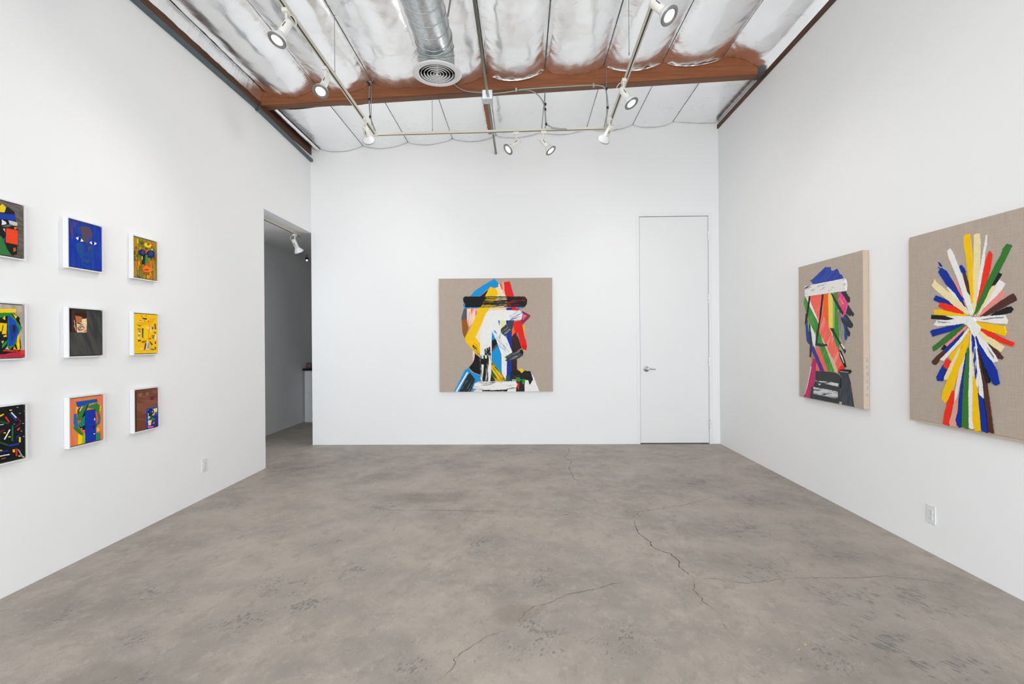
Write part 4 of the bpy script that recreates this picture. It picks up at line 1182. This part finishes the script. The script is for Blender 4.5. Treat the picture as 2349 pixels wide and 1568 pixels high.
K = framed('framed painting of a streaky orange and green face with two dark eyes', *CY_[2], *RZ[0], bx('7A7428', 'B08A24', 1.5, .5, freq=40)); s_ = K.stroke
rr = random.Random(3)
for k in range(70):
    x, y = rr.uniform(305, 850), rr.uniform(300, 1290)
    cc = rr.choice(['D8A818', 'E0641C', '3E6E2C', 'C8402C', '4E5A2A', 'E8821C', 'D9C426', '56602C'] if y < 800 else ['E8641C', 'D84A24', 'E8A41C', '6A5A2A', 'D9B41C', '3E6630', 'F07A20'])
    K.seg(cc, 'c', (x, y), (x + rr.uniform(-14, 14), y + rr.uniform(40, 120)), rr.uniform(12, 30))
s_('1B2350', 'c', [(385, 630), (460, 570), (560, 605), (562, 720), (490, 742)]); K.disc('2A3A94', 'c', 500, 655, 40, 50)
K.disc('161E4C', 'c', 715, 700, 98, 98); K.disc('283A98', 'c', 712, 690, 55, 60)
s_('3F8A3C', 'c', [(570, 720), (622, 720), (655, 900), (560, 952)]); s_('14203C', 'c', [(540, 690), (577, 690), (547, 962), (510, 962)])
s_('E6D414', 'c', [(528, 460), (580, 400), (632, 500), (722, 440), (732, 490), (690, 542), (600, 522)])
s_('F07C1E', 'c', [(500, 1080), (580, 990), (720, 1040), (782, 1100), (690, 1172), (560, 1162)]); s_('D8281E', 'c', [(530, 1090), (652, 1080), (642, 1122), (560, 1122)])

K = framed('framed painting of a blue and yellow figure over red, cut by the photo edge', *CY_[0], *RZ[1], bx('A89E92', 'BEB4A8', 1.3, .5)); s_ = K.stroke
s_('151515', 'd', [(-120, 360), (300, 370), (440, 470), (430, 540), (480, 700), (420, 850), (460, 1000), (455, 1290), (-120, 1310)])
s_('C02844', 'd', [(60, 1300), (562, 1200), (566, 1366), (-120, 1375), (-120, 1310)]); s_('E03C1E', 'd', [(455, 1200), (562, 1200), (562, 1295), (455, 1300)])
s_('D84020', 'd', [(60, 1200), (150, 1200), (390, 1212), (390, 1235), (60, 1230)])
s_('2A8A34', 'd', [(-100, 370), (235, 368), (340, 500), (480, 700), (425, 822), (350, 1050), (230, 1182), (160, 1100), (170, 420), (60, 470), (-100, 460)])
s_('C8BFB4', 'd', [(110, 1180), (155, 1110), (210, 1195)])
s_('0D4AC0', 'd', [(180, 400), (340, 550), (412, 720), (400, 862), (300, 1090), (190, 1122), (175, 1050)]); s_('143A86', 'd', [(215, 660), (290, 620), (370, 680), (390, 760), (300, 940), (240, 1030), (230, 850)])
s_('17203A', 'd', [(280, 640), (335, 630), (330, 800), (285, 790)])
s_('F8D408', 'd', [(-120, 290), (355, 275), (350, 355), (-120, 362)])
s_('F8CC08', 'd', [(-100, 590), (66, 590), (20, 780), (-100, 780)]); s_('F8CC08', 'd', [(76, 600), (142, 600), (132, 842), (40, 842)])
s_('F8CC08', 'd', [(50, 500), (100, 430), (105, 520)]); s_('F8CC08', 'd', [(70, 880), (138, 855), (138, 905), (75, 905)])
s_('F8CC08', 'd', [(400, 850), (427, 850), (437, 1182), (395, 1207), (358, 1070)]); s_('F8CC08', 'd', [(275, 380), (382, 450), (340, 492)])
s_('F08820', 'd', [(312, 1110), (372, 1202), (290, 1192)]); s_('2A9A3C', 'd', [(40, 1090), (152, 980), (132, 1060), (50, 1162)]); s_('C8BFB4', 'd', [(20, 1000), (80, 990), (50, 1060)])

K = framed('framed dark grey painting with a single eye in a corner patch, centre of the grid', *CY_[1], *RZ[1], bx('36383A', '4C4A46', 1.2, .5, freq=22)); s_ = K.stroke
s_('3A2622', 'e', [(318, 200), (772, 240), (765, 440), (505, 480), (512, 812), (318, 802)]); s_('141210', 'e', [(318, 215), (385, 222), (385, 792), (318, 798)])
s_('4A2C2A', 'e', [(385, 240), (460, 245), (440, 500), (400, 780), (385, 780)]); s_('2A1C14', 'e', [(470, 300), (760, 320), (760, 440), (600, 400), (470, 380)])
s_('F0CDA6', 'e', [(500, 480), (766, 452), (766, 808), (515, 808)]); s_('C06A38', 'e', [(470, 372), (640, 402), (642, 560), (520, 545), (490, 500)]); s_('F4DDB4', 'e', [(640, 470), (764, 456), (764, 600), (650, 590)])
s_('3A2A24', 'e', [(520, 540), (620, 580), (692, 617), (600, 602), (520, 570)]); s_('A85A50', 'e', [(520, 690), (590, 628), (660, 640), (722, 692), (650, 752), (560, 765)]); s_('E6E0D4', 'e', [(545, 690), (600, 645), (702, 697), (620, 737)])
K.disc('9CC86C', 'e', 603, 686, 40, 38); K.disc('1A2A14', 'e', 598, 682, 15, 15)
s_('C89070', 'e', [(430, 480), (460, 500), (470, 620), (502, 782), (485, 775), (430, 640), (455, 600)]); s_('D8956C', 'e', [(700, 760), (766, 720), (766, 806), (690, 806)])

K = framed('framed bright yellow painting with small scattered dabs forming a face', *CY_[2], *RZ[1], bx('FFC60A', 'FFCE0C', .2, .5)); s_ = K.stroke
s_('FFB400', 'f', [(450, 500), (760, 500), (820, 380), (1000, 380), (960, 470), (860, 560), (800, 1000), (760, 960), (770, 560), (600, 600)])
s_('FFD400', 'f', [(610, 720), (700, 640), (770, 800), (770, 1020), (680, 1000), (620, 860)])
for cc, L_ in (('26285E', [(585, 370), (745, 392), (725, 432), (640, 412)]), ('8A4A2C', [(570, 310), (610, 320), (590, 345)]), ('E88A4C', [(700, 300), (750, 320), (720, 340)]), ('3A3226', [(640, 450), (700, 480), (680, 490)]),
               ('F2D8B8', [(480, 470), (660, 472), (640, 495), (490, 492)]), ('B85A1A', [(500, 430), (600, 460), (560, 468)]), ('2A2A50', [(770, 460), (800, 480), (780, 500)]), ('8C8A2C', [(430, 560), (560, 600), (570, 640), (510, 630)]),
               ('6A5A8A', [(470, 695), (560, 700), (540, 725), (470, 730)]), ('6A7FA6', [(490, 745), (560, 770), (545, 800), (500, 790)]), ('E4E6F2', [(475, 830), (550, 832), (545, 860), (480, 860)]), ('5A5A4A', [(470, 880), (530, 890), (520, 930)]),
               ('E4E6EE', [(490, 910), (560, 905), (550, 930)]), ('F2E4D8', [(460, 960), (510, 960), (500, 1010), (465, 1000)]), ('25306E', [(470, 1040), (550, 1035), (540, 1078), (480, 1075)]), ('4A4A10', [(600, 680), (632, 690), (620, 980), (605, 960), (600, 830)]),
               ('E0E6D8', [(735, 1075), (775, 1075), (775, 1290), (705, 1290)]), ('9FAA88', [(770, 1080), (785, 1130), (812, 1290), (730, 1290)]), ('7A3048', [(690, 1130), (722, 1140), (680, 1330), (655, 1330)]), ('8A4030', [(590, 1070), (720, 1060), (720, 1085), (600, 1090)]),
               ('D86A1C', [(570, 1100), (690, 1100), (690, 1120), (570, 1125)]), ('F6DCC0', [(540, 1300), (620, 1290), (600, 1330), (550, 1325)]), ('F6DCC0', [(690, 1310), (810, 1290), (800, 1330), (690, 1330)]), ('6A4A7A', [(880, 640), (920, 650), (915, 720), (880, 700)]),
               ('F8E2B8', [(850, 640), (872, 640), (865, 830), (850, 820)]), ('F0D8D0', [(760, 640), (795, 640), (790, 720), (765, 710)]), ('8A3A1A', [(965, 550), (990, 560), (1000, 700), (980, 680)]), ('3A2A50', [(980, 680), (1005, 690), (985, 720)]),
               ('3A4A1A', [(965, 790), (990, 790), (980, 850)]), ('2A2A6A', [(880, 905), (970, 905), (960, 925), (890, 925)]), ('2A2A5A', [(905, 950), (945, 970), (925, 995)]), ('E4602C', [(780, 990), (860, 970), (850, 1010), (800, 1015)]),
               ('F2DCD0', [(990, 890), (1020, 900), (1010, 1020), (980, 1030)]), ('6A5A1A', [(830, 1080), (910, 1180), (900, 1210), (850, 1150)]), ('E4D4E4', [(870, 1190), (920, 1190), (910, 1220)]), ('4A5A3A', [(850, 1300), (950, 1310), (940, 1335), (860, 1320)]), ('7A4A6A', [(980, 1080), (1000, 1090), (1000, 1150), (980, 1140)]), ('7A6A5A', [(970, 1240), (1000, 1240), (1000, 1320), (980, 1320)])):
    s_(cc, 'f', L_, jit=.0006)

K = framed('framed black painting with scattered coloured dashes, bottom row at the photo edge', *CY_[0], *RZ[2], paint('141417'))
for cc, p, q, w in (('E8C818', (-20, 440), (80, 365), 26), ('D8301C', (110, 420), (190, 530), 30), ('F0F2F2', (235, 325), (340, 440), 26), ('163084', (200, 340), (350, 510), 44), ('6A1A30', (360, 450), (440, 530), 34), ('6A1A38', (320, 640), (440, 540), 24),
                    ('14502C', (-10, 510), (180, 560), 34), ('1C6A3C', (265, 600), (255, 930), 32), ('F0F0F0', (205, 690), (90, 900), 20), ('E84830', (365, 700), (412, 655), 26), ('E8CC2C', (415, 850), (415, 960), 32), ('1A3CB4', (180, 1030), (400, 990), 34),
                    ('162C7C', (330, 870), (400, 800), 34), ('1C5A3A', (-10, 950), (160, 1020), 26), ('E8CC2C', (270, 1140), (305, 1140), 60), ('D82C22', (340, 1090), (345, 1250), 28), ('8AB0B0', (380, 1110), (460, 1250), 22), ('162C84', (-10, 1165), (170, 1140), 30),
                    ('F0F0F0', (-10, 1262), (190, 1215), 20), ('5A1A2A', (-10, 760), (90, 690), 26), ('B07020', (20, 1315), (110, 1290), 14), ('C8CCD0', (0, 590), (70, 575), 16)):
    K.seg(cc, 'g', p, q, w)
rr = random.Random(9)
for k in range(16):
    x, y, a = rr.uniform(-110, -8), rr.uniform(260, 1350), rr.uniform(0, 6.28)
    K.seg(rr.choice(['E8C818', 'D8301C', '163084', '1C6A3C', 'F0F0F0', '6A1A30', '1A3CB4']), 'g', (x, y), (x + 14 * math.cos(a), y + 90 * math.sin(a)), 9)
for x, y in ((405, 1250), (480, 1265), (90, 760), (190, 845), (215, 280), (10, 1130)): K.disc('E8D02C', 'g', x, y, 17, 14, 8)
for x, y in ((290, 575), (480, 560), (410, 345), (515, 295), (490, 835), (360, 220), (440, 720)): K.disc('A8B4B0', 'g', x, y, 8, 8, 6)

K = framed('framed orange painting with a blue slab and green arcs, bottom of the middle column', *CY_[1], *RZ[2], bx('F07850', 'E88A4C', 1.3, .5, freq=20)); s_ = K.stroke
for cc, L_ in (('E0C818', [(470, 440), (520, 450), (480, 640), (455, 600)]), ('141C20', [(700, 380), (770, 390), (690, 560), (690, 990), (600, 1000), (540, 930), (620, 650)]), ('0C52B0', [(465, 325), (960, 255), (978, 320), (930, 352), (510, 452), (480, 420)]),
               ('C8944C', [(760, 380), (900, 340), (950, 360), (920, 395), (780, 410)]), ('6A2F3A', [(490, 520), (590, 425), (560, 520), (500, 652)]), ('F0E0C8', [(590, 440), (608, 450), (560, 550), (535, 545)]), ('2E8234', [(680, 390), (742, 380), (640, 600), (565, 765), (470, 765), (520, 600)]),
               ('E8C41C', [(705, 520), (770, 490), (770, 520)]), ('2E8234', [(755, 440), (820, 400), (960, 350), (1042, 430), (1010, 572), (930, 545), (900, 490), (750, 470)]), ('E8D81C', [(1030, 400), (1050, 440), (1050, 540), (1015, 555)]),
               ('118862', [(600, 720), (672, 660), (665, 880), (580, 930), (545, 920)]), ('0F6CC4', [(410, 620), (470, 600), (470, 780), (532, 920), (440, 922), (405, 850)]), ('E8541C', [(475, 770), (582, 765), (500, 828)]), ('128A5A', [(530, 830), (590, 790), (560, 920), (530, 910)]),
               ('2E8234', [(408, 910), (500, 930), (622, 1080), (642, 1165), (560, 1112), (418, 980)]), ('FFD608', [(523, 1090), (612, 1140), (592, 1332), (518, 1347)]), ('A8C020', [(602, 1150), (672, 1080), (672, 1312), (600, 1332)]), ('C8924C', [(545, 970), (605, 950), (600, 1000)]),
               ('0C34A8', [(678, 530), (920, 500), (935, 1250), (678, 1322)]), ('F0581C', [(918, 555), (960, 580), (992, 770), (950, 810)]), ('1C7A7A', [(955, 560), (1012, 590), (1042, 720), (1022, 850), (960, 882), (1002, 720)]), ('E8D41C', [(975, 930), (1022, 980), (1002, 1045), (960, 1040)]),
               ('E87020', [(935, 1040), (1032, 1030), (1032, 1062), (935, 1068)]), ('2E8A58', [(930, 1070), (1032, 1060), (1032, 1242), (930, 1252)]), ('2A6A5A', [(920, 850), (960, 840), (960, 920), (925, 940)]), ('E8ECF4', [(885, 720), (910, 715), (905, 775), (885, 760)]), ('0A1C60', [(860, 890), (915, 880), (910, 950), (870, 960)]), ('DCE4F0', [(875, 1080), (905, 1075), (905, 1105), (875, 1108)])):
    s_(cc, 'h', L_, jit=.0007)

K = framed('framed rust brown painting with a small blue-bordered face patch at lower corner', *CY_[2], *RZ[2], bx('74402E', '8A5444', .2, .5, freq=20)); s_ = K.stroke
s_('8A7048', 'i', [(500, 290), (600, 270), (590, 370), (510, 380)]); s_('8A6A4C', 'i', [(710, 260), (800, 250), (790, 340), (720, 350)]); s_('5A302C', 'i', [(840, 380), (960, 360), (950, 470), (850, 480)]); s_('4A2E26', 'i', [(395, 240), (430, 240), (430, 1420), (405, 1440)])
for cc, L_ in (('0E48B4', [(730, 742), (1072, 680), (1078, 1272), (730, 1352)]), ('2A2A72', [(960, 960), (1062, 930), (1072, 1262), (960, 1285), (780, 1320), (770, 900)]), ('E8E4A0', [(775, 780), (960, 745), (1052, 715), (1044, 850), (970, 900), (880, 955), (775, 1070)]),
               ('E8E4A0', [(770, 1100), (880, 1080), (855, 1245), (780, 1235)]), ('2F7C3C', [(775, 1092), (900, 1000), (1005, 1050), (900, 1112), (860, 1060)]), ('8A6A3C', [(960, 850), (1040, 830), (1030, 900), (970, 920)]), ('F0609C', [(768, 1245), (850, 1270), (935, 1258), (920, 1305), (780, 1325)]), ('E860A0', [(905, 1185), (985, 1115), (945, 1215)]), ('4A4A1C', [(920, 1200), (980, 1190), (960, 1240)])):
    s_(cc, 'i', L_, jit=.0007)
K.disc('131A2A', 'i', 860, 835, 92, 90); K.disc('1E3A92', 'i', 862, 835, 48, 50); K.disc('9AA8D0', 'i', 905, 835, 14, 36, 8)
s_('1C2C30', 'i', [(790, 900), (920, 880), (860, 980), (790, 970)]); s_('DCD870', 'i', [(880, 930), (950, 900), (940, 950)], jit=.0005)
